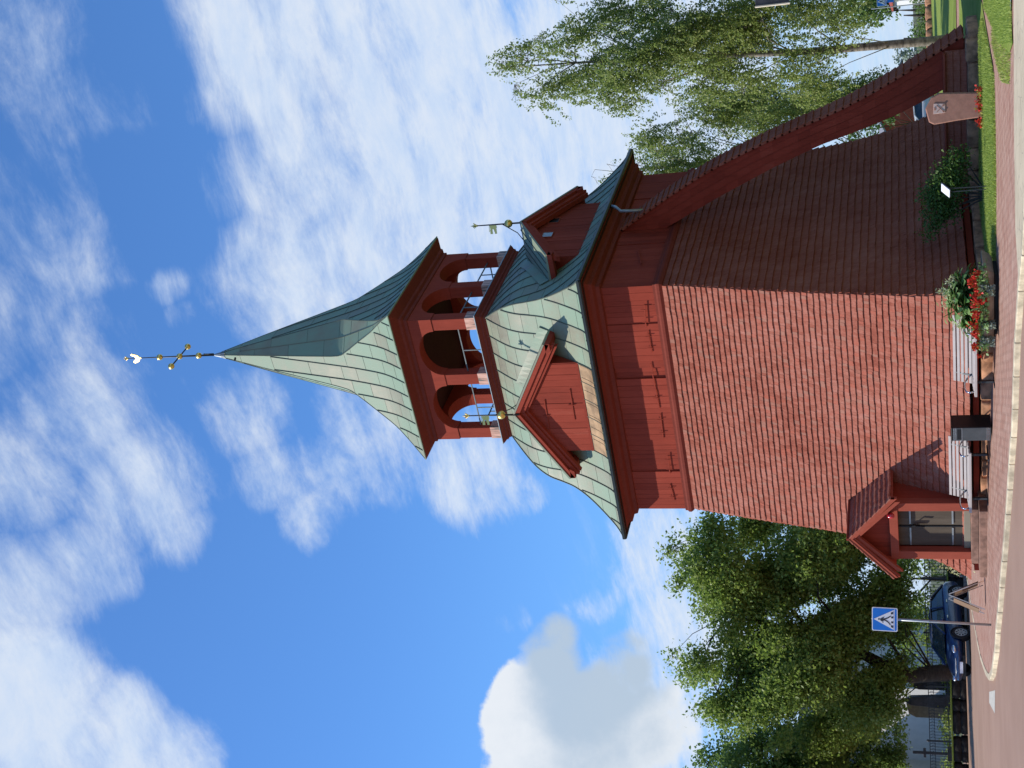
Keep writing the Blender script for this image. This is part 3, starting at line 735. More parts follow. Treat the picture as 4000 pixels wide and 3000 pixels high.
# four gabled dormers
def dormer(k, hw_wall, front, wallr):
    d = MB(); tr = MB(); cp = MB(); rs = MB()
    f, wr = S * front, S * wallr; ez, rz = U(12.33), U(13.84); eh = S * 2.68
    zb = U(11.25); hw = S * hw_wall
    def roofz(x): return rz - (rz - ez) * abs(x) / eh - .10
    x = -hw
    while x < hw - .02:
        w = min(.19 * random.uniform(.8, 1.2), hw - x); a, b = x + .003, x + w - .003; o = random.uniform(0, .012)
        xa, xb = sorted((a, b)); za, zb_ = roofz(a), roofz(b)
        d.hexa([rotp(p, k) for p in ((a, -wr + .05, zb), (b, -wr + .05, zb), (b, -wr - o, zb), (a, -wr - o, zb), (a, -wr + .05, za), (b, -wr + .05, zb_), (b, -wr - o, zb_), (a, -wr - o, za))]); x += w
    for s_ in (-1, 1):   # cheeks
        d.hexa([rotp(p, k) for p in ((s_ * hw - .03, -wr, zb), (s_ * hw + .03, -wr, zb), (s_ * hw + .03, -S * 3.3, zb), (s_ * hw - .03, -S * 3.3, zb), (s_ * hw - .03, -wr, roofz(hw)), (s_ * hw + .03, -wr, roofz(hw)), (s_ * hw + .03, -S * 3.3, roofz(hw)), (s_ * hw - .03, -S * 3.3, roofz(hw)))])
    th = .05
    nx, nz = (rz - ez), eh; L = math.hypot(nx, nz); nx, nz = nx / L, nz / L
    for s_ in (-1, 1):
        # copper slope
        back = -S * 2.9
        segs = 6
        for q in range(segs):
            t0, t1 = q / segs, (q + 1) / segs
            y0, y1 = -f + (back + f) * t0, -f + (back + f) * t1
            cp.hexa([rotp(p, k) for p in ((0, y0, rz), (s_ * eh, y0, ez), (s_ * eh, y1, ez), (0, y1, rz), (0, y0, rz + th), (s_ * (eh + .01), y0, ez + th), (s_ * (eh + .01), y1, ez + th), (0, y1, rz + th))])
            if q: rs.bar(rotp((0, y0, rz + th), k), rotp((s_ * eh, y0, ez + th), k), .022, .04)
        # rake cornice: two stepped boards, and the soffit boards behind them
        for dep, hgt, y0, y1 in ((.00, .13, -f + .02, -f + .16), (.13, .13, -f + .10, -f + .24), (.26, .08, -f + .16, -f + .30)):
            tr.hexa([rotp(p, k) for p in ((0, y0, rz - dep - hgt), (s_ * (eh - dep * .6), y0, ez - dep * .8 - hgt), (s_ * (eh - dep * .6), y1, ez - dep * .8 - hgt), (0, y1, rz - dep - hgt), (0, y0, rz - dep), (s_ * (eh - dep * .6), y0, ez - dep * .8), (s_ * (eh - dep * .6), y1, ez - dep * .8), (0, y1, rz - dep))])
        tr.hexa([rotp(p, k) for p in ((0, -f + .2, rz - .12), (s_ * (eh - .05), -f + .2, ez - .10), (s_ * (eh - .05), -S * 3.5, ez - .10), (0, -S * 3.2, rz - .12), (0, -f + .2, rz - .01), (s_ * (eh - .05), -f + .2, ez - .01), (s_ * (eh - .05), -S * 3.5, ez - .01), (0, -S * 3.2, rz - .01))])
        tr.hexa([rotp(p, k) for p in ((s_ * (eh - .22), -f + .02, ez - .13), (s_ * (eh - .02), -f + .02, ez - .13), (s_ * (eh - .02), -S * 3.7, ez - .13), (s_ * (eh - .22), -S * 3.7, ez - .13), (s_ * (eh - .30), -f + .02, ez - .005), (s_ * (eh + .0), -f + .02, ez - .005), (s_ * eh, -S * 3.7, ez - .005), (s_ * (eh - .30), -S * 3.7, ez - .005))])
    tr.box2(rotp((-hw - .03, -wr - .03, U(11.42)), k), rotp((hw + .03, -wr + .03, U(11.50)), k))
    g = d.build('dormer', 'red_board', tower)
    tr.build('rake_cornice', 'red_board', g); r = cp.build('dormer_roof', 'copper', g, recalc=True); rs.build('dormer_seam', 'seam', g)
    ap = MB()
    for q in range(7):
        xa, xb = -hw + 2 * hw * q / 7 + .008, -hw + 2 * hw * (q + 1) / 7 - .008; row = []
        for rr_, hh_ in [p for p in ROOF if p[0] > wallr - .02 and p[0] < 4.98]: row += [(xa, -S * rr_ - .016, U(hh_) + .006), (xb, -S * rr_ - .016, U(hh_) + .006)]
        ap.add([rotp(p, k) for p in row], [(2 * i, 2 * i + 1, 2 * i + 3, 2 * i + 2) for i in range(len(row) // 2 - 1)])
    ap.build('apron', 'stained_copper' if k == 0 else 'copper', g, recalc=False)
    # copper flashing lying on the big roof where the dormer roof meets it
    for s_ in (-1, 1):
        fl = MB()
        lo, hi = [], []
        for q in range(13):
            x = eh * (1 - q / 12 * .92); z = rz - (rz - ez) * x / eh + .05
            rr = float(np.interp(z, [U(h) for r_, h in ROOF], [S * r_ for r_, h in ROOF]))
            rr2 = float(np.interp(z + .26, [U(h) for r_, h in ROOF], [S * r_ for r_, h in ROOF]))
            lo.append((s_ * min(x, rr + .05), -rr - .03, z + .01)); hi.append((s_ * min(x * 1.0 + .06, rr2), -rr2 - .035, z + .27))
        for q in range(0, 12, 2):
            fl.add([rotp(p, k) for p in (lo[q], lo[q + 1], lo[q + 2], hi[q + 2], hi[q + 1], hi[q])], [(0, 1, 4, 5), (1, 2, 3, 4)] if s_ > 0 else [(5, 4, 1, 0), (4, 3, 2, 1)])
        fl.build('flashing', 'copper', g, recalc=False)
    return g
dorm = [dormer(0, 1.72, 4.82, 4.46), dormer(1, 2.0, 4.85, 4.42), dormer(2, 1.72, 4.82, 4.46), dormer(3, 2.0, 4.85, 4.42)]
mb = MB()
for a, h in ((-.28, 12.85), (.12, 11.9)):
    mb.bar((S * (a - .62), -S * 4.46 - .025, U(h)), (S * (a + .62), -S * 4.46 - .025, U(h) - .03), .014, .026); mb.bar((S * a, -S * 4.46 - .03, U(h) + .10), (S * a, -S * 4.46 - .03, U(h) - .10), .012, .014, (0, 1, 0))
build_each(mb, 'iron_strap', 'red_board', dorm[0])
mb = MB()
for y in (.75, -.35):
    c = (S * 4.42 + .022, S * y, U(12.88))
    mb.box((c[0], c[1] - .15, c[2]), (.02, .025, .32)); mb.box((c[0], c[1] + .15, c[2]), (.02, .025, .32)); mb.box((c[0], c[1], c[2] + .15), (.02, .3, .025)); mb.box((c[0], c[1], c[2] - .15), (.02, .3, .025))
build_each(mb, 'hatch_frame', 'red_post', dorm[1])
mb = MB(); mb.box((S * 4.42 + .016, S * .75, U(12.88)), (.012, .27, .27)); mb.build('hatch', 'black_metal', dorm[1])
mb = MB()
mb.box((S * 4.42 + .016, S * -.35, U(12.88)), (.012, .27, .27)); mb.build('louvre', 'zinc', dorm[1])

# weather vanes on the dormers and the gilded cross on the spire
def lathe_tip(mb, c, s_=1):
    for a in range(4):
        t = a * math.pi / 2; mb.bar((c[0], c[1], c[2] - .07 * s_), (c[0] + math.cos(t) * .075 * s_, c[1] + math.sin(t) * .075 * s_, c[2] + .03 * s_), .03 * s_, .02 * s_)
    mb.tube([(c[0], c[1], c[2] - .08 * s_), (c[0], c[1], c[2]), (c[0], c[1], c[2] + .12 * s_)], [.03 * s_, .035 * s_, .004], 8)
def vane(x, y, h0, side):
    mb = MB(); mb.tube([(x, y, U(h0) - .1), (x, y, U(15.55))], [.028, .016], 8)
    mb.tube([(x, y, U(14.55)), (x + side[0] * .12, y + side[1] * .12, U(14.35)), (x + side[0] * .3, y + side[1] * .3, U(14.05)), (x + side[0] * .52, y + side[1] * .52, U(13.9))], .013, 6)
    r = mb.build('weather_vane', 'iron', tower, smooth=True)
    mb = MB(); mb.ball((x, y, U(14.31)), .115, 18, 12); mb.build('gilded_ball', 'gold', r, smooth=True)
    mb = MB(); d = Vector((-RT[0], -RT[1], 0)); p = Vector((x, y, U(14.88)))
    for a0, a1, z0, z1 in ((.02, .10, -.10, .10), (.10, .13, -.09, .085), (.13, .26, .02, .09), (.13, .26, -.10, -.04), (.13, .20, -.04, -.02)):
        q = [p + d * a0 + Vector((0, 0, z0)), p + d * a1 + Vector((0, 0, z0 - .015)), p + d * a1 + Vector((0, 0, z1 - .015)), p + d * a0 + Vector((0, 0, z1))]
        n_ = Vector((d.y, -d.x, 0)) * .006; mb.hexa([v - n_ for v in q] + [v + n_ for v in q])
    mb.bar(p + Vector((0, 0, .11)), p + d * .2 + Vector((0, 0, .11)), .012, .012)
    mb.build('vane_flag', 'gold', r)
    mb = MB(); lathe_tip(mb, (x, y, U(15.55))); mb.build('vane_tip', 'gold', r)
vane(0, -S * 4.8, 13.8, (0, 1)); vane(S * 4.8, 0, 13.8, (-1, 0))
mb = MB()
mb.tube([(0, 0, U(27.2)), (0, 0, U(31.5))], [.035, .012], 8); mb.tube([(0, -S * .76, U(29.06)), (0, S * .76, U(29.06))], .022, 8)
mb.bar((.05, .0, U(27.5)), (.05, .0, U(27.95)), .02, .02); mb.bar((0, 0, U(27.93)), (.07, 0, U(27.93)), .02, .02)
fin = mb.build('spire_cross', 'iron', tower, smooth=True)
for p in ((0, 0, 28.19), (0, 0, 29.06), (0, 0, 29.97), (0, -.75, 29.06), (0, .75, 29.06)):
    mb = MB(); mb.ball((S * p[0], S * p[1], U(p[2])), .100, 20, 12); mb.build('gilded_ball', 'gold', fin, smooth=True)
COCK = [(-.30, .26), (-.26, .33), (-.17, .31), (-.11, .22), (-.02, .15), (.10, .16), (.15, .27), (.19, .33), (.25, .31), (.30, .24), (.235, .23), (.22, .10), (.15, -.02), (.05, -.07), (.03, -.14), (-.03, -.14), (-.04, -.06), (-.16, -.01), (-.24, .10)]
mb = MB(); cd = Vector((RT[0] * .8 - FW[0] * .6, RT[1] * .8 - FW[1] * .6, 0)).normalized(); cn = Vector((cd.y, -cd.x, 0))
mb.prism(COCK, lambda u, v, t: Vector((0, 0, U(30.95) + v * .72)) + cd * (u * .62) + cn * t, -.014, .014); mb.build('weathercock', 'gold', fin)
mb = MB(); lathe_tip(mb, (0, 0, U(31.52)), .9); mb.build('cross_tip', 'gold', fin)

# belfry
mb = MB()
mb.ring([(S * 2.40, S * 2.40, U(14.9)), (S * 2.46, S * 2.46, U(14.96)), (S * 2.50, S * 2.50, U(15.02)), (S * 2.50, S * 2.50, U(15.07)), (S * 2.56, S * 2.56, U(15.12)), (S * 2.56, S * 2.56, U(15.17)), (S * 2.64, S * 2.64, U(15.25)), (S * 2.66, S * 2.66, U(15.29)), (S * 2.3, S * 2.3, U(15.33))])
mb.box((0, 0, U(15.28)), (S * 4.6, S * 4.6, .05))
bf = mb.build('belfry', 'red_trim', tower)
mb = MB(); e = S * 2.665; mb.ring([(e - .03, e - .03, U(15.315)), (e + .012, e + .012, U(15.30)), (e + .012, e + .012, U(15.325)), (e - .2, e - .2, U(15.35))]); mb.build('sill_flashing', 'zinc', bf)
W = S * 2.50; PW = S * .43
mb = MB(); shoe = MB(); blk = MB()
PIL = [(-W + PW / 2), .0 + .02, W - PW / 2]
done = set()
for k in range(4):
    for c in PIL[:2]:
        x, y, _ = rotp((c, -(W - PW / 2), 0), k)
        mb.box((x, y, (U(15.3) + U(17.02)) / 2), (PW, PW, U(17.02) - U(15.3))); shoe.box((x, y, (U(15.32) + U(15.74)) / 2), (PW + .03, PW + .03, U(15.74) - U(15.32)))
    for c0, c1 in ((PIL[0], PIL[1]), (PIL[1], PIL[2])):
        l, r_ = c0 + PW / 2, c1 - PW / 2; cx = (l + r_) / 2; a = (r_ - l) / 2 - .015; zs, zt = U(16.98), U(18.02); bb = S * .70; n = 20
        arc = [(cx + a * math.cos(math.pi * (1 - i / n)), zs + bb * math.sin(math.pi * (1 - i / n)) ** .95) for i in range(n + 1)]
        y0, y1 = -W - .02, -W + PW + .02
        ol, orr = c0 - (.02 if c0 == PIL[1] else PW / 2 + (.02)), c1 + (.02 if c1 == PIL[1] else PW / 2 + .02)
        if c0 == PIL[1]: ol = c0
        if c1 == PIL[1]: orr = c1
        pts = [(ol, zs)] + arc + [(orr, zs)]; top = [(ol, zt)] + [(p[0], zt) for p in arc] + [(orr, zt)]
        vs_ = []
        for (x, z), (xt, ztt) in zip(pts, top): vs_ += [rotp(q, k) for q in ((x, y0, z), (xt, y0, ztt), (x, y1, z), (xt, y1, ztt))]
        fs = []
        for i in range(len(pts) - 1):
            q = 4 * i; fs += [(q, q + 4, q + 5, q + 1), (q + 2, q + 3, q + 7, q + 6), (q, q + 2, q + 6, q + 4)]
        blk.add(vs_, fs)
build_each(mb, 'belfry_pillar', 'red_board', bf, .012)
build_each(shoe, 'copper_shoe', 'bare_copper', bf)
build_each(blk, 'arch', 'red_board', bf)
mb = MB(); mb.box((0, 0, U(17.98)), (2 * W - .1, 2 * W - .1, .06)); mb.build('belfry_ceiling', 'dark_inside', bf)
mb = MB()
mb.ring([(W + .022, W + .022, U(17.84)), (W + .06, W + .06, U(17.86)), (W + .06, W + .06, U(17.97)), (W + .14, W + .14, U(18.02)), (W + .16, W + .16, U(18.10)), (S * 2.97, S * 2.97, U(18.22)), (S * 3.01, S * 3.01, U(18.24)), (S * 3.01, S * 3.01, U(18.30)), (S * 2.5, S * 2.5, U(18.34))])
mb.build('belfry_cornice', 'red_trim', bf)
for k in range(4):
    for a, b in ((-1, .0), (0., 1)):
        mb = MB()
        l, r_ = (-(W - .1), -.02) if a < 0 else (.06, W - .1)
        mb.bar(rotp((l, -W + PW * .5, U(16.14)), k), rotp((r_, -W + PW * .5, U(16.14)), k), .03, .03); c = (l + r_) / 2 - .1
        mb.bar(rotp((c, -W + PW * .5, U(15.3)), k), rotp((c, -W + PW * .5, U(16.14)), k), .025, .025)
        mb.build('belfry_railing', 'rail_steel', bf)

# spire: octagon that spreads to a square at the eaves
SP = catmull([(3.04, 3.04, 18.30), (2.84, 2.80, 18.58), (2.58, 2.47, 18.96), (2.32, 2.02, 19.45), (2.06, 1.50, 20.15), (1.83, .98, 20.85), (1.70, .73, 21.3), (1.40, .58, 22.4), (1.05, .435, 23.7), (.70, .29, 25.0), (.38, .157, 26.15), (.10, .045, 27.15)], 3)
SPR = [(c, h) for c, t, h in SP]; SPT = [S * min(c, t) for c, t, h in SP]
sheets, seams = MB(), MB()
for k in range(4): roof_face(sheets, seams, SPR, k, .47, lambda i: SPT[i], 4)
for k in range(4):
    nrow = len(SP); per = 4; start = 0
    for half in (0, 1):
        start = -(2 if half else 0)
        while start < nrow - 1:
            i0, i1 = max(start, 0), min(start + per, nrow - 1); start += per; vs_, fs = [], []
            for i in range(i0, i1 + 1):
                c, t, z = S * SP[i][0], SPT[i], U(SP[i][2]); A, B = Vector((t, -c, z)), Vector((c, -t, z)); M = (A + B) / 2
                p, q = (A, M) if half == 0 else (M, B); vs_ += [rotp(p, k), rotp(q, k)]
            for q in range(i1 - i0): fs.append((2 * q, 2 * q + 1, 2 * q + 3, 2 * q + 2))
            sheets.add(vs_, fs)
            if i0 > 0: seams.bar(vs_[0], vs_[1], .008, .008)
    seams.tube([rotp((SPT[i], -S * SP[i][0], U(SP[i][2])), k) for i in range(nrow)], .014, 5); seams.tube([rotp((S * SP[i][0], -SPT[i], U(SP[i][2])), k) for i in range(nrow)], .014, 5)
    seams.tube([rotp(((SPT[i] + S * SP[i][0]) / 2 + .004, -(SPT[i] + S * SP[i][0]) / 2 - .004, U(SP[i][2])), k) for i in range(2, nrow - 3)], .011, 5)
spire = sheets.build('spire', 'copper', tower, recalc=False); seams.build('standing_seam', 'seam', spire)
mb = MB(); e = S * 3.04; mb.ring([(e - .03, e - .03, U(18.26)), (e + .015, e + .015, U(18.275)), (e + .015, e + .015, U(18.31)), (e - .03, e - .03, U(18.33))]); mb.build('eave_edge', 'copper', spire)
mb = MB(); mb.tube([(0, 0, U(26.95)), (0, 0, U(27.15)), (0, 0, U(27.5))], [.15, .10, .03], 8); mb.build('spire_cap', 'zinc', spire)
mb = MB(); mb.tube([(.05, -S * .42, U(26.35)), (.05, -S * .56, U(26.30))], .035, 8); mb.build('vent', 'black_metal', spire)

# raking strut on the right side, with its shingled back and its low walled foot
TOP = catmull([(4.30, 10.50), (5.40, 8.80), (6.38, 7.05), (7.22, 5.12), (8.06, 2.85), (8.86, 1.2), (9.56, .0), (9.98, -.72)], 6)
UND = [(9.3, -.74), (8.34, -.15), (8.0, .5), (7.66, 1.24), (7.28, 2.3), (6.88, 3.59), (6.24, 5.1), (5.42, 6.8), (4.66, 8.25), (4.36, 8.8)]
mb = MB(); hy = S * .34
outl = [(S * x, U(h)) for x, h in TOP] + [(S * x, U(h)) for x, h in UND]
mb.prism(outl, lambda u, v, t: (u, t, v), -hy + .03, hy - .03)
st = mb.build('strut', 'red_board', tower)
for sy in (-1, 1):
    mb = MB()
    for q in range(4):
        n = 26
        for i in range(n):
            def pt(t, fr):
                th = 10.2 - t * 10.34
                xo = float(np.interp(-th, [-h for x, h in TOP], [x for x, h in TOP])); xi = float(np.interp(th, [h for x, h in UND], [x for x, h in UND]))
                return S * (xo + (max(xi, 4.37) - xo) * fr), U(th)
            (x0, z0), (x1, z1), (x2, z2), (x3, z3) = pt(i / n, q / 4 + .012), pt((i + 1) / n, q / 4 + .012), pt((i + 1) / n, (q + 1) / 4 - .004), pt(i / n, (q + 1) / 4 - .004)
            o = hy - .02 + (.012, .0, .014, .004)[q]
            mb.add([(x0, sy * o, z0), (x1, sy * o, z1), (x2, sy * o, z2), (x3, sy * o, z3)], [(0, 1, 2, 3)])
    mb.build('strut_board', 'red_board', st)
mb = MB(); pts = [(S * x, U(h)) for x, h in TOP]; dist_ = [0]
for p, q in zip(pts, pts[1:]): dist_.append(dist_[-1] + math.dist(p, q))
n = 50
for i in range(n):
    d0, d1 = dist_[-1] * i / n, dist_[-1] * (i + 1) / n + .05
    a = (np.interp(d0, dist_, [p[0] for p in pts]), np.interp(d0, dist_, [p[1] for p in pts])); b = (np.interp(d1, dist_, [p[0] for p in pts]), np.interp(d1, dist_, [p[1] for p in pts]))
    dx, dz = b[0] - a[0], b[1] - a[1]; L = math.hypot(dx, dz) + 1e-6; nx, nz = -dz / L, dx / L
    y = -hy - .07
    while y < hy + .07:
        w = random.uniform(.09, .17); y1 = min(y + w, hy + .07); j = random.uniform(-.008, .008)
        q = []
        for yy in (y + .003, y1 - .003):
            q += [(a[0] - nx * .03, yy, a[1] - nz * .03), (b[0] + dx / L * j - nx * .03, yy, b[1] + dz / L * j - nz * .03), (b[0] + dx / L * j + nx * .055, yy, b[1] + dz / L * j + nz * .055), (a[0] + nx * .012, yy, a[1] + nz * .012)]
        mb.hexa(q); y = y1
mb.build('strut_shingle', 'shaded_long_shingle', st)
mb = MB(); xe = S * 9.50
mb.box2((S * 4.7, -.36, U(-.80)), (xe, .36, U(-.18)))
for i, (z0, z1, o) in enumerate(((-.80, -.60, .0), (-.61, -.40, .018), (-.41, -.20, .036))):
    for sy in (-1, 1):
        q = [(S * 4.7, sy * .36, U(z0)), (xe + .06, sy * .36, U(z0)), (xe + .06, sy * (.415 - o * .3), U(z0)), (S * 4.7, sy * (.415 - o * .3), U(z0)), (S * 4.7, sy * .36, U(z1)), (xe + .06, sy * .36, U(z1)), (xe + .06, sy * (.375 - o * .3), U(z1)), (S * 4.7, sy * (.375 - o * .3), U(z1))]
        mb.hexa(q)
mb.build('foot_wall', 'shaded_long_shingle', st)
mb = MB(); mb.box2((S * 4.7, -.47, U(-.205)), (xe + .02, .47, U(-.14))); bevel(mb.build('cap_board', 'red_post', st), .01)

# entrance porch on the sunny side
px, pf = S * -3.07, S * -7.5
mb = MB()
for i, (w, y0, z0, z1) in enumerate(((1.98, -6.22, .12, .36), (1.62, -5.92, .36, .53))):
    mb.box2((px - w / 2 - .02, y0, z0), (px + w / 2 + .02, -S * 6.4, z1))
por = bevel(mb.build('porch', 'sandstone', tower), .015)
zs = .53; zt = U(1.56)
mb = MB()
for c in (-.745, .745):
    mb.box2((px + c - .12, -5.72, zs), (px + c + .12, -5.50, zt + .04)); 
mb.box2((px - .87, -5.74, zt), (px + .87, -5.48, zt + .2))
build_each(mb, 'porch_post', 'red_post', por, .01)
ez, rz, eh = U(1.74), U(3.02), S * 1.52
mb = MB()
for c in (-.80, .80): mb.box2((px + c - .04, -5.5, zs - .1), (px + c + .04, -4.6, zt + .1))
n = 12
for i in range(n):   # gable boards above the lintel
    a, b = -.86 + 1.72 * i / n + .002, -.86 + 1.72 * (i + 1) / n - .002
    za, zb = rz - (rz - ez) * abs(a) / eh - .08, rz - (rz - ez) * abs(b) / eh - .08
    mb.hexa([(px + a, -5.62, zt + .1), (px + b, -5.62, zt + .1), (px + b, -5.58, zt + .1), (px + a, -5.58, zt + .1), (px + a, -5.62, za), (px + b, -5.62, zb), (px + b, -5.58, zb), (px + a, -5.58, za)])
mb.build('porch_boards', 'red_board', por)
mb = MB(); sh = MB(); yb = -S * 5.5
for s_ in (-1, 1):
    mb.hexa([(px, pf + .03, rz - .06), (px + s_ * (eh - .02), pf + .03, ez - .06), (px + s_ * (eh - .02), yb, ez - .06), (px, yb, rz - .06), (px, pf + .03, rz), (px + s_ * (eh - .02), pf + .03, ez), (px + s_ * (eh - .02), yb, ez), (px, yb, rz)])
    for d0, hh, y0 in ((.0, .15, pf), (.0, .09, pf - .03), (.15, .10, pf + .05)):
        mb.hexa([(px, y0, rz - d0 - hh), (px + s_ * (eh - d0 * .9), y0, ez - d0 * .8 - hh), (px + s_ * (eh - d0 * .9), y0 + .09, ez - d0 * .8 - hh), (px, y0 + .09, rz - d0 - hh), (px, y0, rz - d0 + .02), (px + s_ * (eh - d0 * .9), y0, ez - d0 * .8 + .02), (px + s_ * (eh - d0 * .9), y0 + .09, ez - d0 * .8 + .02), (px, y0 + .09, rz - d0 + .02)])
    rows = 9
    for i in range(rows):
        t0, t1 = i / rows, (i + 1.15) / rows
        y = pf - .05
        while y < yb - .02:
            y1 = min(y + random.uniform(.09, .15), yb); j = random.uniform(-.012, .012)
            f0, f1 = t0, min(t1 + j, 1.04); q = []
            for yy in (y + .003, y1 - .003):
                q += [(px + s_ * eh * f0, yy, rz - (rz - ez) * f0 + .005), (px + s_ * eh * f1, yy, rz - (rz - ez) * f1 + .012), (px + s_ * eh * f1, yy, rz - (rz - ez) * f1 + .052), (px + s_ * eh * f0, yy, rz - (rz - ez) * f0 + .02)]
            sh.hexa(q); y = y1
mb.build('porch_gable', 'red_post', por); sh.build('porch_roof', 'shingle', por)
mb = MB(); mb.tube([(px, pf - .05, rz + .03), (px, yb, rz + .03)], .035, 6); mb.build('ridge_board', 'red_trim', por)
mb = MB(); dz = zs + .16
for s_ in (-1, 1):
    for i in range(3):
        a = .02 + .2 * i; mb.box2((px + s_ * a, -5.47 - random.uniform(0, .008), dz), (px + s_ * (a + .195), -5.42, zt))
dr = mb.build('porch_door', 'grey_door', por)
mb = MB()
for s_ in (-1, 1):
    for z in (dz + .25, zt - .28): mb.box2((px + s_ * .06, -5.50, z - .02), (px + s_ * .60, -5.482, z + .02))
build_each(mb, 'hinge_strap', 'zinc', dr)
mb = MB(); mb.box2((px - .62, -5.58, zs), (px + .62, -5.44, dz - .01)); bevel(mb.build('threshold', 'pale_timber', por), .008)
mb = MB(); mb.box2((px - .045, -5.485, dz), (px - .005, -5.475, zt)); mb.bar((px + .02, -5.53, zt - .32), (px + .02, -5.53, zt - .62), .035, .05); mb.tube([(px + .02, -5.48, zt - .36), (px + .07, -5.60, zt - .42), (px + .05, -5.6, zt - .62)], .018, 6); mb.build('door_handle', 'black_metal', dr)
mb = MB(); mb.ball((px + .60, -5.86, zt + .16), .075, 14, 10, (1, 1, 1.2)); lo = mb.build('porch_lamp', 'red_lamp', por, smooth=True)
mb = MB(); mb.box((px + .60, -5.79, zt + .20), (.11, .14, .05)); mb.build('lamp_bracket', 'iron', lo)

# ------------------------------------------------------------------ things in front of the tower
def make_bench(label, x, y):
    t = thing('park_bench', label, 'bench', (x, y, G(x)), R(1.0), 'slatted benches against the tower wall')
    L = 1.68
    for i in range(4):
        mb = MB(); mb.box((0, -.30 + i * .135, .42 + i * .006), (L, .115, .035)); bevel(mb.build('seat_slat', 'bench_slat', t), .006)
    mb = MB(); mb.box((0, -.375, .405), (L, .04, .06)); bevel(mb.build('front_slat', 'bench_slat', t), .008)
    for i in range(5):
        z = .49 + i * .082; mb = MB(); mb.box((0, .20 + i * .034, z), (L, .028, .062), rx=R(-22)); bevel(mb.build('back_slat', 'bench_slat', t), .006)
    for s_ in (-1, 1):
        x_ = s_ * (L / 2 - .22)
        mb = MB(); mb.bar((x_, -.33, .39), (x_, .16, .39), .035, .035); mb.bar((x_, .14, .39), (x_, .36, .84), .035, .03, (0, 1, 0)); mb.build('frame', 'iron', t)
        mb = MB(); mb.bar((x_, -.12, .39), (x_, -.12, .02), .05, .05, (0, 1, 0)); mb.bar((x_, -.36, .015), (x_, .22, .015), .05, .03); mb.build('leg', 'iron', t)
        xa = s_ * (L / 2 - .10)
        mb = MB(); mb.tube([(xa, .24, .56), (xa, .05, .62), (xa, -.18, .63), (xa, -.32, .60), (xa, -.37, .52), (xa, -.33, .44)], .018, 8); mb.build('armrest', 'chrome', t, smooth=True)
    return t
make_bench('slatted pale bench half hidden behind the big flower planter', 2.72, -6.02)
make_bench('slatted pale bench between the grey litter bin and the porch steps', -.50, -6.02)

t = thing('litter_bin', 'grey metal litter bin with a black lid, shade painted on its right side, between the two benches', 'litter bin', (.86, -6.12, G(.86) ))
mb = MB(); mb.box((0, 0, .42), (.35, .52, .82)); bevel(mb.build('bin_body', 'grey_metal', t), .012)
mb = MB(); mb.box((.178, 0, .42), (.008, .50, .80)); mb.build('side_shade', 'black_metal', t)  # black sheet paints the shade on the right side of the bin
mb = MB(); mb.box((0, 0, .845), (.37, .54, .03)); bevel(mb.build('bin_lid', 'black_metal', t), .006)
mb = MB(); mb.box((0, -.262, .69), (.27, .008, .085)); mb.build('bin_opening', 'black_metal', t)
mb = MB()
for z in (.06, .10, .63, .76, .80): mb.box((0, -.264, z), (.35, .008, .010))
mb.build('trim_strip', 'chrome', t)

PLX, PLY = 4.36, -6.42
t = thing('flower_planter', 'low tan stone planter full of flowers at the corner of the tower', 'planter', (PLX, PLY, 0), R(2))
mb = MB(); mb.ring([(.76, .40, .08), (.82, .45, .13), (.87, .50, .25), (.88, .50, .29), (.80, .42, .29), (.80, .42, .25)]); mb.box((0, 0, .17), (1.58, .80, .16))
smooth_by_angle(bevel(mb.build('trough', 'planter_stone', t), .02), 40)
mb = MB(); mb.box((0, 0, .262), (1.58, .82, .02)); mb.build('soil', 'soil', t)
mb = MB(); mb.box((0, 0, .045), (1.4, .62, .09)); mb.build('gap_shade', 'black_metal', t)  # black block stands in for the shaded gap under the trough
def broad_leaf(mb, base, d, L, w, curl):
    d = Vector(d).normalized(); sd = d.cross(Vector((0, 0, 1))); sd = sd.normalized() if sd.length > .01 else Vector((1, 0, 0)); up = sd.cross(d)
    n = 5; prev = None; b = Vector(base)
    for i in range(n + 1):
        t_ = i / n; p = b + d * (L * t_) - up * 0 - Vector((0, 0, 1)) * (curl * L * t_ * t_); ww = w * math.sin(math.pi * min(.97, .12 + t_ * .88)) ** .8 / 2
        row = [p - sd * ww + up * .15 * ww, p, p + sd * ww + up * .15 * ww]; o = len(mb.v); mb.v += [tuple(q) for q in row]
        if i: mb.f += [(o - 3, o - 2, o + 1, o), (o - 2, o - 1, o + 2, o + 1)]
def big_plant(name, label, cat, c, h, spread, n, group=None):
    t = thing(name, label, cat, c, random.uniform(0, 6), group); lf, st_, fl = MB(), MB(), []
    for q in range(6):
        a = q * 1.05 + random.uniform(-.3, .3); lean = Vector((math.cos(a) * spread * random.uniform(.25, .6), math.sin(a) * spread * .55 * random.uniform(.3, .8), h * random.uniform(.75, 1.0)))
        st_.tube([(0, 0, 0), tuple(lean * .5 + Vector((0, 0, .04))), tuple(lean)], [.014, .010, .006], 5)
        for i in range(n // 6):
            f = random.uniform(.1, .95); b = random.uniform(0, 6.28); p = lean * f; L = random.uniform(.24, .42) * (1.15 - f * .40)
            broad_leaf(lf, p, (math.cos(b), math.sin(b), random.uniform(.05, .6)), L, L * .55, random.uniform(.1, .7))
        fl.append(lean)
    tag(lf.build('foliage', 'big_leaf', t, recalc=False, smooth=True), kind='stuff'); st_.build('stem', 'shade_leaf', t)
    C = np.concatenate([rng.normal(np.array(v) + [0, 0, .04], [.05, .05, .06], (16, 3)) for v in fl[:5]])
    quads_mesh('blossom', leaves(C, .10, .025), 'pale_flower', t); return t
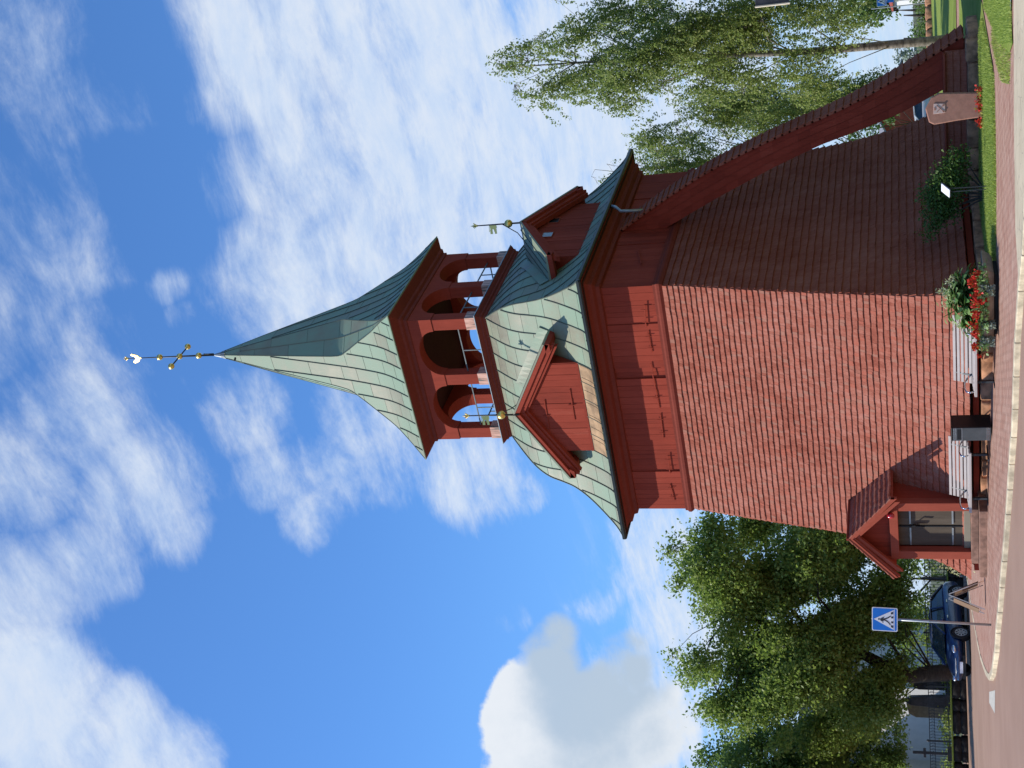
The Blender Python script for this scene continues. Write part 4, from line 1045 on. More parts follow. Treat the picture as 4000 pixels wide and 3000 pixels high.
big_plant('tobacco_plant', 'tall broad-leaved plant with pale blossoms in the middle of the stone planter', 'plant', (PLX - .02, PLY, .28), .80, 1.0, 230)
big_plant('tobacco_plant', 'broad-leaved plant with drooping leaves at the bench end of the stone planter', 'plant', (PLX - .52, PLY + .05, .28), .48, .6, 130)
big_plant('tobacco_plant', 'upright pointed-leaf plant at the lawn end of the stone planter', 'plant', (PLX + .32, PLY + .08, .28), .68, .6, 130)
def flower_clump(name, label, cat, c, rad, hgt, group, nl=160, nf=70, petal='red_petal', leaf='big_leaf', heads=6, fs=.05):
    t = thing(name, label, cat, c, 0, group)
    C = rng.normal(0, 1, (nl, 3)) * [rad * .5, rad * .45, hgt * .25] + [0, 0, hgt * .35]; C[:, 2] = np.maximum(C[:, 2], .01)
    tag(quads_mesh('foliage', leaves(C, .075, .06, 1.0), leaf, t), kind='stuff')
    hd = rng.normal(0, 1, (heads, 3)) * [rad * .55, rad * .5, hgt * .22] + [0, -.06, hgt * .72]
    C = (hd[:, None, :] + rng.normal(0, 1, (heads, nf // heads, 3)) * [.035, .035, .03]).reshape(-1, 3)
    quads_mesh('blossom', leaves(C, fs, fs, .5), petal, t)
    mb = MB()
    for p in hd: mb.tube([(p[0] * .3, p[1] * .3, 0), tuple(p)], .005, 4)
    mb.build('stem', 'shade_leaf', t); return t
for dx, dy, lab in ((-.76, -.36, 'red geranium spilling over the bench end of the stone planter'), (-.33, -.40, 'red geranium in front of the tall broad-leaved plant'), (.05, -.42, 'red geranium between the two silvery trailing plants'), (.42, -.40, 'red geranium with few blossoms beside the pointed-leaf plant'), (.74, -.30, 'red geranium at the lawn end of the stone planter')):
    flower_clump('geranium', lab, 'flower', (PLX + dx, PLY + dy - .10, .20), .25, .28, 'red geraniums along the front of the planter', 150, 260, heads=11, fs=.05)
def trailing(label, c, w):
    C = rng.normal(0, 1, (620, 3)) * [w * .8, .045, .085] + [0, -.03, -.03]; C = C[(np.abs(C[:, 2]) < .14) & (np.abs(C[:, 0]) < w * 1.25) & (np.abs(C[:, 1]) < .11)]
    o = quads_mesh('silver_plant', leaves(C, .06, .035), 'silver_leaf'); o.location = c
    return tag(o, label, 'plant', 'silvery plants trailing over the planter rim')
trailing('silvery trailing plant hanging over the bench end of the planter', (PLX - .72, PLY - .54, .22), .09)
trailing('silvery trailing plant below the middle geraniums of the planter', (PLX - .32, PLY - .54, .20), .06)
trailing('silvery trailing plant at the lawn end of the planter front', (PLX + .50, PLY - .54, .22), .10)

# memorial stone with its bedding flowers
MX, MY = 7.27, -2.95; mz = float(mound(MX, MY))
t = thing('memorial_stone', 'tall reddish memorial stone with a carved crest, standing on the grass beside the strut', 'monument', (MX, MY, mz), R(17))
OUT = [(-.255, -.1), (.255, -.1), (.30, .62), (.345, 1.06), (.28, 1.17), (-.02, 1.24), (-.26, 1.10), (-.335, .93)]
OUT = [(-x if False else x, z) for x, z in OUT]
mb = MB(); mb.prism(OUT, lambda u, v, t_: (-u, t_, v), -.07, .07); bevel(mb.build('slab', 'monument', t), .025, 3)
mb = MB(); mb.prism([(-.10, .82), (.10, .82), (.12, 1.06), (-.11, 1.07), (0, .80)][:4] , lambda u, v, t_: (u, t_, v), -.082, -.066)
pq = bevel(mb.build('crest', 'plaque', t), .006)
mb = MB()
mb.bar((-.075, -.086, .85), (.075, -.086, 1.0), .012, .010, (0, 1, 0)); mb.bar((.075, -.086, .85), (-.075, -.086, 1.0), .012, .010, (0, 1, 0)); mb.bar((-.03, -.086, 1.04), (.03, -.086, 1.04), .03, .01, (0, 1, 0))
for s_ in (-1, 1): mb.bar((s_ * .085, -.086, .835), (s_ * .055, -.086, .87), .04, .01, (0, 1, 0))
mb.build('carving', 'monument', pq)
for i, lab in enumerate(('red bedding flowers at the strut side of the memorial stone', 'red bedding flowers in the middle below the memorial stone', 'red bedding flowers at the tower side of the memorial stone')):
    a = R(17); dx = (.27, 0, -.30)[i]
    flower_clump('bedding_flower', lab, 'flower', (MX + dx * math.cos(a) + .05, MY + dx * math.sin(a) - .22, mz), .16, .17, 'red bedding flowers below the memorial stone', 60, 60, leaf='yellow_leaf', heads=6, fs=.05)

# tilted information board on two thin posts, and the bush behind it
BX, BY = 6.05, -4.62; bz = float(mound(BX, BY))
t = thing('information_board', 'small white tilted board on two thin posts in front of the bush', 'board', (BX, BY, bz), R(-34))
for dx in (-.06, .06):
    mb = MB(); mb.tube([(dx, 0, 0), (dx * 1.2, 0, .82)], .012, 6); mb.build('post', 'iron', t)
mb = MB(); mb.box((0, 0, .88), (.31, .24, .02), rx=R(42)); bevel(mb.build('board_panel', 'lamp_glass', t), .004)
mb = MB(); mb.box((0, .016, .865), (.34, .27, .02), rx=R(42)); mb.build('board_frame', 'black_metal', t)

def clumpy(blobs, per_m3, thr, seed):
    """random points inside a set of ellipsoids, thinned by smooth noise so that gaps stay open"""
    r_ = np.random.default_rng(seed); out = []
    ph = r_.uniform(0, 6.28, (6, 3)); fr = r_.uniform(.7, 2.0, (6, 3))
    for c, rad in blobs:
        n = max(4, int(per_m3 * 4.19 * rad[0] * rad[1] * rad[2])); d = unit(r_.normal(size=(n, 3))); q = d * (r_.uniform(.08, 1, (n, 1)) ** .45) * np.array(rad) * r_.uniform(.82, 1.12, (n, 1)) + np.array(c)
        nz = sum(np.sin(q @ (fr[i] * [1, 1, 1]) + ph[i, 0]) for i in range(6)) / 6
        out.append(q[nz > thr])
    return np.concatenate(out)
def bush(name, label, cat, base, blobs, n_m3, leaf, size, stems, group=None, mat_stem='bark_dark'):
    t = thing(name, label, cat, base, 0, group)
    P = clumpy([(np.array(c), (r_, r_, r_ * .9)) for c, r_ in blobs], n_m3 * 2.2, -.4, len(label))
    C = np.repeat(P, 7, 0) + rng.normal(0, size * 1.1, (len(P) * 7, 3)); quads_mesh('foliage', leaves(C, size, size * .6, .8), leaf, t)
    mb = MB()
    for c, r_ in blobs:
        mb.tube([(c[0] * .1, c[1] * .1, 0), (c[0] * .5 + .05, c[1] * .5, c[2] * .5), tuple(c)], [.022, .015, .006], 5)
    mb.build('branch', mat_stem, t); return t
bush('bush', 'leaning dark green bush on thin bare stems against the shaded tower wall', 'bush', (5.15, -3.05, float(mound(5.15, -3.05))),
     [((-.80, -.1, 1.22), .20), ((-.52, 0, 1.08), .30), ((-.2, .05, .95), .36), ((.15, 0, .92), .40), ((.46, .0, .80), .38), ((.78, .1, .62), .30), ((1.02, .1, .50), .20), ((.1, 0, 1.18), .25), ((-.35, 0, .75), .26), ((.3, 0, .60), .3)], 330, 'shade_leaf', .075, 4)
bush('white_flowered_shrub', 'small shrub with pale blossoms behind the left foot of the tower', 'shrub', (-5.6, -3.2, .2), [((0, 0, .65), .28), ((-.2, .2, .45), .3), ((.15, 0, .9), .2)], 160, 'pale_flower', .07, 3)

# ------------------------------------------------------------------ signs and the folding board
def poly_panel(mb, pts, y, th=.002): mb.prism(pts, lambda u, v, t_: (u, t_, v), y, y - th)
def crossing_panel(parent, z, size):
    h = size / 2
    def rr(hw, rad, n=5):
        out = []
        for cx, cz, a0 in ((hw - rad, -hw + rad, -90), (hw - rad, hw - rad, 0), (-hw + rad, hw - rad, 90), (-hw + rad, -hw + rad, 180)):
            out += [(cx + rad * math.cos(R(a0 + 90 * i / n)), z + cz + rad * math.sin(R(a0 + 90 * i / n))) for i in range(n + 1)]
        return out
    mb = MB(); poly_panel(mb, rr(h, h * .12), .0, .012); pn = mb.build('sign_panel', 'sign_white', parent)
    mb = MB(); poly_panel(mb, rr(h * .93, h * .1), -.0125, .002); mb.build('blue_field', 'sign_blue', pn)
    mb = MB(); poly_panel(mb, [(-h * .84, z - h * .70), (h * .84, z - h * .70), (0, z + h * .86)], -.015, .002); mb.build('triangle', 'sign_white', pn)
    def S_(p): return [(x * h, z + y * h) for x, y in p]
    mb = MB()
    parts = [[(-.70, -.66), (-.48, -.66), (-.46, -.48), (-.62, -.48)], [(-.30, -.66), (-.13, -.66), (-.13, -.50), (-.27, -.50)], [(.13, -.66), (.30, -.66), (.27, -.50), (.13, -.50)], [(.48, -.66), (.70, -.66), (.62, -.48), (.46, -.48)]]
    for p in parts: poly_panel(mb, S_(p), -.0175)
    mb.build('zebra_stripe', 'sign_black', pn)
    mb = MB()
    fig = [[(-.06, .46), (0, .53), (.07, .50), (.08, .42), (.02, .37), (-.05, .40)],
           [(-.10, .34), (.06, .36), (.12, .20), (.08, -.02), (-.08, -.02), (-.12, .15)],
           [(-.08, .02), (.02, .0), (-.10, -.22), (-.34, -.44), (-.46, -.46), (-.44, -.38), (-.36, -.36), (-.20, -.18)],
           [(.0, .02), (.09, .0), (.20, -.24), (.36, -.46), (.28, -.48), (.10, -.26)],
           [(.06, .34), (.12, .26), (.22, .06), (.17, .04), (.07, .20)], [(-.10, .33), (-.06, .24), (-.22, .10), (-.30, .12), (-.29, .17), (-.21, .16)]]
    for i, p in enumerate(fig): poly_panel(mb, S_(p), -.0178 - .0004 * i)
    mb.build('walking_figure', 'sign_black', pn)
    mb = MB(); poly_panel(mb, [(-h * .9, z - h * .78), (h * .9, z - h * .78), (h * .9, z - h * .74), (-h * .9, z - h * .74)], -.0152); mb.build('white_line', 'sign_white', pn); return pn
SX, SY = -3.50, -7.85
t = thing('crossing_sign', 'blue pedestrian crossing sign on a grey pole at the end of the brick paving', 'road sign', (SX, SY, G(SX)), R(22)); t.rotation_euler = (R(-.9), R(1.9), R(22))
mb = MB(); mb.tube([(0, .035, -.1), (0, .035, 2.66)], .029, 12); mb.build('pole', 'galvanised', t, smooth=True)
crossing_panel(t, 2.36, .585)
mb = MB(); mb.tube([(0, .035, 1.32), (0, .035, 1.36)], .034, 12); mb.build('pole_band', 'zinc', t)

t = thing('folding_board', 'open wooden folding board standing on the paving left of the tower', 'board', (-4.90, -5.30, .2), R(-38)); t.scale = (.9, .9, .9)
for s_ in (-1, 1):
    mb = MB(); a = R(24) * s_
    mb.box((0, s_ * .235, .50), (.62, .02, .72), rx=a); bevel(mb.build('panel', 'brown_timber', t), .004)
    mb = MB()
    for dx in (-.32, .32): mb.bar((dx, s_ * .40, .02), (dx, s_ * .012, .96), .020, .024)
    mb.bar((-.32, s_ * .03, .92), (.32, s_ * .03, .92), .02, .02); mb.bar((-.32, s_ * .36, .12), (.32, s_ * .36, .12), .02, .02)
    mb.build('frame', 'chrome', t)

# ------------------------------------------------------------------ cars
def make_car(label, loc, rz, body, sc=1.0, name='parked_car'):
    t = thing(name, label, 'car', loc, rz); t.scale = (sc, sc, sc)
    ST = [(-2.33, .42, .70, .58, .70), (-2.25, .28, .88, .72, .80), (-1.9, .22, .96, .78, .88), (-1.2, .20, .96, .80, .90), (0, .20, .93, .80, .91), (.9, .20, .90, .79, .90), (1.35, .21, .84, .76, .89), (1.9, .24, .74, .68, .86), (2.2, .28, .62, .58, .78), (2.36, .36, .52, .50, .62)]
    mb = MB(); n = 12
    for x, zl, zt_, wt_, wm in ST:
        ring_ = [(-wm * .90, zl), (-wm, zl + .14), (-wm * 1.0, (zl + zt_) / 2), (-wm * .97, zt_ - .08), (-wt_, zt_), (-wt_ * .5, zt_ + .025), (wt_ * .5, zt_ + .025), (wt_, zt_), (wm * .97, zt_ - .08), (wm, (zl + zt_) / 2), (wm, zl + .14), (wm * .90, zl)]
        mb.v += [(x, y, z) for y, z in ring_]
    for i in range(len(ST) - 1):
        for j in range(n): a = i * n + j; b = i * n + (j + 1) % n; mb.f.append((a, b, b + n, a + n))
    mb.f += [tuple(range(n)), tuple(range((len(ST) - 1) * n, len(ST) * n))]
    bd = mb.build('body', body, t); md = bd.modifiers.new('sub', 'SUBSURF'); md.levels = md.render_levels = 1; bd.data.polygons.foreach_set('use_smooth', [True] * len(bd.data.polygons))
    def green(lo, hi, shr, name, m_, z0=.92, z1=1.42):
        mb = MB(); sec = []
        for f in (0, .5, 1):
            xa, xb = lo[0] + (hi[0] - lo[0]) * f, lo[1] + (hi[1] - lo[1]) * f; w = .79 - shr * f - .04 * f * f; z = z0 + (z1 - z0) * f
            sec.append([(xa, -w * .94, z), (xb, -w * .90, z), (xb + .08 * (1 - f), 0, z), (xb, w * .90, z), (xa, w * .94, z), (xa - .06, 0, z)])
        for q in sec: mb.v += q
        for i in range(2):
            for j in range(6): a = i * 6 + j; b = i * 6 + (j + 1) % 6; mb.f.append((a, b, b + 6, a + 6))
        mb.f += [(12, 13, 14, 15, 16, 17), (5, 4, 3, 2, 1, 0)]; return mb.build(name, m_, t)
    green((-1.98, 1.22), (-1.15, .22), .17, 'window_glass', 'car_glass')
    mb = MB()
    mb.v = []
    for x, w, z in ((-1.35, .58, 1.385), (-1.05, .60, 1.435), (-.4, .62, 1.47), (.1, .61, 1.45), (.30, .58, 1.40)): mb.v += [(x, -w, z - .035), (x, -w * .6, z + .012), (x, w * .6, z + .012), (x, w, z - .035), (x, w, z - .055), (x, -w, z - .055)]
    for i in range(4):
        for j in range(6): a = i * 6 + j; b = i * 6 + (j + 1) % 6; mb.f.append((a, b, b + 6, a + 6))
    mb.f += [(0, 1, 2, 3, 4, 5), (29, 28, 27, 26, 25, 24)]; mb.build('roof', body, t, smooth=False)
    for s_ in (-1, 1):
        mb = MB()
        mb.bar((1.26, s_ * .73, .92), (.26, s_ * .60, 1.40), .07, .05); mb.bar((-2.0, s_ * .74, .92), (-1.25, s_ * .60, 1.40), .10, .05); mb.bar((-.45, s_ * .775, .92), (-.52, s_ * .615, 1.41), .05, .06); mb.build('pillar', body, t)
        mb = MB(); mb.ball((.78, s_ * .98, .98), .11, 10, 6, (.7, 1.0, .7)); mb.build('wing_mirror', body, t, smooth=True)
        mb = MB(); mb.ball((2.08, s_ * .66, .60), .2, 12, 8, (1.2, .55, .45)); mb.build('headlight', 'headlight', t, smooth=True)
        for x in (1.42, -1.38):
            mb = MB(); mb.tube([(x, s_ * .72, .32), (x, s_ * .925, .32)], .325, 28); w = mb.build('wheel', 'tyre', t)
            mb = MB(); mb.tube([(x, s_ * .90, .32), (x, s_ * .93, .32)], .07, 12)
            for k in range(9): a = k * 2 * math.pi / 9; mb.bar((x, s_ * .932, .32), (x + math.cos(a) * .21, s_ * .932, .32 + math.sin(a) * .21), .05, .012, (0, 1, 0))
            mb.tube([(x + .215 * math.cos(a), s_ * .93, .32 + .215 * math.sin(a)) for a in np.linspace(0, 2 * math.pi, 25)], .015, 5); mb.build('rim', 'galvanised', w)
            mb = MB(); mb.tube([(x + .36 * math.cos(a), s_ * .905, .34 + .36 * math.sin(a)) for a in np.linspace(-.2, math.pi + .2, 15)], .03, 6); mb.build('wheel_arch', 'black_metal', t)
        mb = MB(); mb.bar((.30, s_ * .915, .78), (.48, s_ * .915, .78), .02, .03); mb.bar((-.75, s_ * .915, .79), (-.57, s_ * .915, .79), .02, .03); mb.build('door_handle', 'chrome', t)
    mb = MB(); mb.box((2.365, 0, .36), (.03, .52, .115)); mb.build('number_plate', 'sign_white', t)
    mb = MB(); mb.box((2.34, 0, .25), (.06, 1.1, .11)); mb.build('lower_grille', 'black_metal', t)
    mb = MB(); mb.bar((2.36, -.42, .565), (2.36, .42, .565), .02, .025); mb.build('chrome_strip', 'chrome', t)
    return t
cpos = ong(3768, 2462, 51.5)
make_car('dark blue car parked under the trees by the stone wall', (cpos[0], cpos[1], .10), R(-83), 'car_blue', 1.0)

# ------------------------------------------------------------------ churchyard wall, railing, graves, houses
def VD(lat, dep, z=0): p = vertdir(lat, dep); return (p[0], p[1], z)
FA = math.atan2(vertdir(1, 50)[1] - vertdir(0, 50)[1], vertdir(1, 50)[0] - vertdir(0, 50)[0])
WD = 61.0
t = thing('churchyard_wall', 'dark low stone wall below the iron railing on the far side of the road', 'wall', VD(-14, WD, .05), FA)
mb = MB(); x = -12.0
while x < 12:
    w = random.uniform(.5, 1.1)
    for z in (.20, .52):
        sub = MB(); sub.ball((x + w / 2 + random.uniform(-.1, .1), 0, z - .03), 1, 10, 6, (w / 2, .32, .19), .08, .4); mb.add(sub.v, sub.f)
    x += w
mb.build('stonework', 'wall_stone', t, smooth=True)
mb = MB(); mb.box((0, 0, .70), (24, .62, .06)); mb.build('coping', 'turf', t)
t = thing('iron_railing', 'black iron railing with curled tops standing on the churchyard wall', 'railing', VD(-14, WD, .78), FA)
for i in range(11):
    x0 = -12 + 2.4 * i
    mb = MB(); mb.box((x0, 0, .48), (.07, .07, .98)); mb.ball((x0, 0, 1.0), .06, 8, 6); mb.build('post', 'iron', t)
    if i == 10: break
    mb = MB(); mb.box((x0 + 1.2, 0, .92), (2.33, .03, .035)); mb.box((x0 + 1.2, 0, .10), (2.33, .03, .035)); mb.box((x0 + 1.2, 0, .70), (2.33, .025, .025))
    for k in range(17):
        x = x0 + .13 + k * .134; mb.box((x, 0, .46), (.018, .018, .9)); mb.tube([(x + .03, 0, .71), (x + .06, 0, .78), (x + .03, 0, .86)], .012, 4)
    mb.build('railing_panel', 'iron', t)
def grave(label, lat, dep, w, h, m_, kind):
    t = thing('gravestone', label, 'gravestone', VD(lat, dep, .55), FA, 'gravestones behind the iron railing')
    mb = MB(); mb.box((0, 0, .15), (w * 1.3, .5, .5)); mb.build('base', m_, t); mb = MB()
    if kind == 'obelisk': mb.ring([(w / 2, w / 2, .38), (w * .36, w * .36, h * .82), (.02, .02, h)])
    elif kind == 'cross': mb.box((0, 0, h * .6), (.12, .12, h)); mb.box((0, 0, h * .8), (w, .12, .12))
    else: mb.prism([(-w / 2, .3), (w / 2, .3), (w / 2, h * .8), (w * .25, h), (-w * .3, h * .95), (-w / 2, h * .8)], lambda u, v, t_: (u, t_, v), -.12, .12)
    bevel(mb.build('stone', m_, t), .02); return t
grave('dark pointed obelisk gravestone near the trunk of the big tree', -15.35, 64, .55, 2.35, 'gravestone_dark', 'obelisk')
grave('tan rough gravestone right of the dark obelisk behind the railing', -16.2, 66, .85, 2.2, 'gravestone_tan', 'slab')
grave('dark square gravestone left of the tan stone behind the railing', -14.75, 65, .6, 2.0, 'gravestone_dark', 'slab')
grave('thin dark cross on a grave close behind the railing', -17.5, 63, .42, 1.75, 'gravestone_dark', 'cross')
for i, (lat, dep, lab, r_) in enumerate(((-13.9, 64.5, 'low yellow-green hedge behind the railing beside the parked car', .5), (-16.6, 64, 'small sunlit hedge behind the railing below the grey house', .4), (-18.4, 64.2, 'small sunlit hedge behind the railing below the cream house', .38))):
    bush('hedge', lab, 'hedge', VD(lat, dep, .5), [((-.9, 0, .3), r_), ((-.3, 0, .38), r_), ((.3, 0, .36), r_), ((.9, 0, .3), r_)], 60, 'grass_blade', .11, 3, 'hedges behind the railing')
def house(label, cat, lat, dep, rz, w, d, h, roof_h, wall, roof, wins, over=.35):
    t = thing('house', label, cat, VD(lat, dep, 0), FA + rz)
    mb = MB(); mb.box((0, 0, h / 2), (w, d, h)); mb.prism([(-w / 2 + .02, h - .01), (w / 2 - .02, h - .01), (0, h + roof_h - .05)], lambda u, v, t_: (u, t_, v), -d / 2, d / 2); mb.build('wall', wall, t)
    mb = MB()
    for s_ in (-1, 1):
        ex, ez = w / 2 + over, h - over * roof_h / (w / 2)
        mb.hexa([(0, -d / 2 - over, h + roof_h), (s_ * ex, -d / 2 - over, ez), (s_ * ex, d / 2 + over, ez), (0, d / 2 + over, h + roof_h), (0, -d / 2 - over, h + roof_h + .12), (s_ * ex, -d / 2 - over, ez + .12), (s_ * ex, d / 2 + over, ez + .12), (0, d / 2 + over, h + roof_h + .12)])
    rf = mb.build('roof', roof, t)
    mb = MB(); mb.box((w * .2, 0, h + roof_h * .8), (.6, .6, 1.6)); mb.build('chimney', 'foundation', rf)
    for wx, wz, ww, wh in wins:
        mb = MB(); mb.box((wx, -d / 2 - .02, wz), (ww + .2, .06, wh + .2)); f = mb.build('window', 'white_paint', t)
        mb = MB(); mb.box((wx, -d / 2 - .05, wz), (ww, .03, wh)); mb.build('pane', 'car_glass', f)
        mb = MB(); mb.box((wx, -d / 2 - .07, wz), (.06, .03, wh)); mb.build('glazing_bar', 'white_paint', f)
    return t
house('pale grey rendered house behind the gravestones', 'house', -21.5, 92, R(-30), 8.0, 8, 6.5, 3.5, 'plaster_grey', 'roof_grey', [(-2.2, 4.6, 1.0, 1.3), (1.8, 4.6, 1.0, 1.3)])
hc_ = house('cream rendered house behind the trees at the road end', 'house', -30.0, 90, R(-26), 8.6, 8, 6.6, 3.5, 'plaster_cream', 'roof_grey', [(.2, 4.3, 1.1, 1.4), (-2.8, 4.3, 1.1, 1.4)])
mb = MB(); mb.prism([(1.9, 1.9), (4.1, 1.9), (3.0, 3.3)], lambda u, v, t_: (u, t_, v), -5.6, -4.0); mb.box((3.0, -5.4, 1.0), (.14, .14, 1.9)); mb.build('entrance_canopy', 'roof_grey', hc_)
mb = MB(); mb.prism([(-.25, .6), (.75, .6), (.75, 2.0), (.25, 2.9), (-.25, 2.0)], lambda u, v, t_: (u, t_, v), -4.08, -4.0); mb.build('door', 'gravestone_dark', hc_)
house('white single-storey house with a red roof beyond the lawn', 'house', 33.2, 104, R(-4), 9, 9, 2.95, 1.3, 'plaster_white', 'roof_red', [(-2.4, 1.7, 1.0, 1.0), (1.2, 1.7, 1.0, 1.0)])
house('red wooden house seen between the strut and the tower wall', 'house', 17.6, 101, R(6), 7.4, 8, 2.3, 1.6, 'house_red', 'roof_grey', [(-1.6, 1.4, .9, 1.0), (1.9, 1.4, .9, 1.0)])
make_car('silver car parked in front of the red wooden house', VD(17.0, 86, .1), FA + R(8), 'car_silver', 1.0)
t = thing('field_wall', 'low rough stone wall at the far edge of the shaded lawn', 'wall', VD(25, 92, .0), FA)
mb = MB(); x = -9.0
while x < 9:
    w = random.uniform(.5, 1.0); sub = MB(); sub.ball((x + w / 2, 0, .28), 1, 10, 6, (w / 2, .4, .34), .1, .4); mb.add(sub.v, sub.f); x += w
mb.build('stonework', 'foundation', t, smooth=True)
t = thing('road_sign', 'blue pedestrian crossing sign on a far pole beside the birch trunk', 'road sign', VD(25.2, 93, .1), FA + R(-4))
mb = MB(); mb.tube([(-.42, .05, 0), (-.42, .05, 4.0)], .035, 8); mb.build('pole', 'galvanised', t)
crossing_panel(t, 3.3, .64)
t = thing('road_sign', 'blue sign with a white upward arrow below the far crossing sign', 'road sign', VD(25.3, 92.6, .1), FA + R(-4))
mb = MB(); mb.box((0, 0, 2.72), (.66, .02, .42)); pn = mb.build('sign_panel', 'sign_blue', t)
mb = MB(); poly_panel(mb, [(-.04, 2.58), (.04, 2.58), (.04, 2.74), (.10, 2.74), (0, 2.87), (-.10, 2.74), (-.04, 2.74)], -.012, .004); mb.build('arrow', 'sign_white', pn)
mb = MB(); mb.tube([(.36, .05, 0), (.36, .05, 3.6)], .035, 8); mb.build('pole', 'galvanised', t)
t = thing('road_sign', 'pale yellow rectangular sign below the far blue arrow sign', 'road sign', VD(25.2, 92.3, .1), FA + R(-4))
mb = MB(); mb.box((0, 0, 2.32), (.62, .02, .24)); mb.build('sign_panel', 'plaster_cream', t); mb = MB(); mb.tube([(-.25, .04, 0), (-.25, .04, 2.3)], .03, 8); mb.build('pole', 'galvanised', t)
t = thing('road_sign', 'small blue square sign in front of the red roof', 'road sign', VD(26.1, 93, .1), FA)
mb = MB(); mb.box((0, 0, 2.95), (.36, .02, .3)); mb.build('sign_panel', 'sign_blue', t); mb = MB(); mb.tube([(0, .04, 0), (0, .04, 2.9)], .03, 8); mb.build('pole', 'galvanised', t)
t = thing('sign_box', 'dark grey hanging sign box with a pale edge among the birch leaves', 'sign', tuple(at(3015, -33, 26)), FA + R(-6))
mb = MB(); mb.box((0, 0, 0), (.5, .09, .66)); bevel(mb.build('box', 'gravestone_dark', t), .006)
mb = MB(); mb.box((-.262, -.0, 0), (.022, .10, .68)); mb.build('edge_strip', 'plaster_cream', t)
zb_ = float(at(3015, -33, 26)[2])
mb = MB(); mb.tube([(.30, .02, -zb_), (.30, .02, .6)], .045, 10); mb.build('pole', 'galvanised', t)

# ------------------------------------------------------------------ trees
def tree(name, label, cat, trunk, trad, blobs, leaf, barkm, seed, dens, lsize, thr=-.12, strand=0, group=None, per=9, limb_r=.09, spread=.22):
    """trunk: world points; blobs: (centre, radius) of the leaf masses; every mass gets its own limb"""
    b0 = trunk[0]; t = thing(name, label, cat, tuple(b0), 0, group); off = np.array(b0)
    r_ = np.random.default_rng(seed); tp = [np.array(p) - off for p in trunk]
    mb = MB(); mb.tube([tuple(p) for p in tp], trad, 10)
    bl = [(np.array(c) - off, r) for c, r in blobs]
    P = clumpy([(c, (r, r, r * .95)) for c, r in bl], dens, thr, seed)
    for c, r in bl:
        k = max(range(len(tp)), key=lambda i: -abs(np.linalg.norm(tp[i] - c) - (0 if tp[i][2] < c[2] else 50)) - (0 if tp[i][2] < c[2] - .3 * np.linalg.norm((tp[i] - c)[:2]) else 5))
        a = tp[k]; mid = a * .5 + c * .5 + np.array([0, 0, .12 * np.linalg.norm(c - a)]) + r_.normal(0, .12, 3)
        lr = limb_r * min(1, r / 1.3)
        mb.tube([tuple(a), tuple(mid), tuple(c)], [lr, lr * .6, lr * .25], 6)
        near = P[np.linalg.norm(P - c, axis=1) < r]
        for q in near[r_.permutation(len(near))[:14]]:
            m2 = (c + q) / 2 + r_.normal(0, .15, 3); mb.tube([tuple(c), tuple(m2), tuple(q)], [limb_r * .22, limb_r * .15, .006], 4, cap=False)
    mb.build('trunk', barkm, t, smooth=True)
    if strand:
        n = per; f = r_.uniform(0, 1, (len(P), n)); L = r_.uniform(.5, 1.0, (len(P), 1)) * strand; az = r_.uniform(0, 6.28, (len(P), 1)); out = r_.uniform(.05, .75, (len(P), 1))
        C = np.stack([P[:, 0:1] + np.cos(az) * out * np.sqrt(f), P[:, 1:2] + np.sin(az) * out * np.sqrt(f), P[:, 2:3] - L * f], 2).reshape(-1, 3) + r_.normal(0, .05, (len(P) * n, 3))
    else:
        C = np.repeat(P, per, 0) + r_.normal(0, 1, (len(P) * per, 3)) * [spread, spread, spread * .7]
    quads_mesh('crown', leaves(C, lsize, lsize * .62, .5, .4 if strand else 0, bias=(-.75, -.5, .85)), leaf, t); return t, len(C)
def px_blobs(lst, dep, seed):
    r_ = np.random.default_rng(seed); out = []
    for x, y, rad in lst:
        d = dep + r_.uniform(-2.2, 2.2); out.append((at(x, y, d), rad * d / FPX))
    return out
D1 = 58.0
MA = [(2640, 2130, 45), (2640, 2270, 45), (2625, 2560, 40), (2670, 2690, 50), (2610, 2160, 28), (2790, 2120, 120), (2700, 2230, 75), (2820, 2250, 150), (3000, 2130, 170), (3180, 2120, 170), (3350, 2180, 150), (3440, 2330, 130), (2840, 2400, 130), (2990, 2330, 190), (2960, 2500, 150), (3200, 2350, 200),
      (2740, 2600, 95), (2800, 2700, 125), (2930, 2640, 140), (3000, 2800, 150), (3130, 2620, 200), (3200, 2800, 180), (3330, 2520, 190), (3380, 2700, 170), (3330, 2850, 150), (3440, 2600, 120), (2860, 2800, 85), (3500, 2450, 80), (3480, 2780, 70), (2950, 2060, 70), (3520, 2330, 70), (3530, 2560, 50), (3500, 2220, 80), (3500, 2880, 50)]
tk = [np.array((*ong(3765, 2625, D1)[:2], .1))] + [at(x, y, D1) for x, y in ((3650, 2630), (3560, 2640), (3470, 2610), (3380, 2560), (3200, 2500), (3000, 2440), (2850, 2400))]
cnt = []
cnt.append(tree('broadleaf_tree', 'large bright green broadleaf tree with a dark trunk behind the parked car', 'tree', tk, [.42, .36, .33, .30, .24, .17, .10, .05], px_blobs(MA, D1, 3), 'maple_leaf', 'bark_dark', 5, 17, .165, -.16, per=24, limb_r=.07, spread=.24)[1])
D2 = 62.0
MB_ = [(2760, 2985, 70), (2740, 3080, 90), (2860, 2950, 85), (2900, 3060, 140), (3020, 2960, 150), (3050, 3110, 150), (3180, 2960, 160), (3220, 3100, 150), (3330, 2960, 150), (3430, 2930, 110), (3430, 3060, 120), (3500, 2980, 60), (2940, 2890, 60)]
tk2 = [np.array((*ong(3765, 3090, D2)[:2], .1))] + [at(x, y, D2) for x, y in ((3600, 3080), (3400, 3060), (3150, 3050), (2900, 3030))]
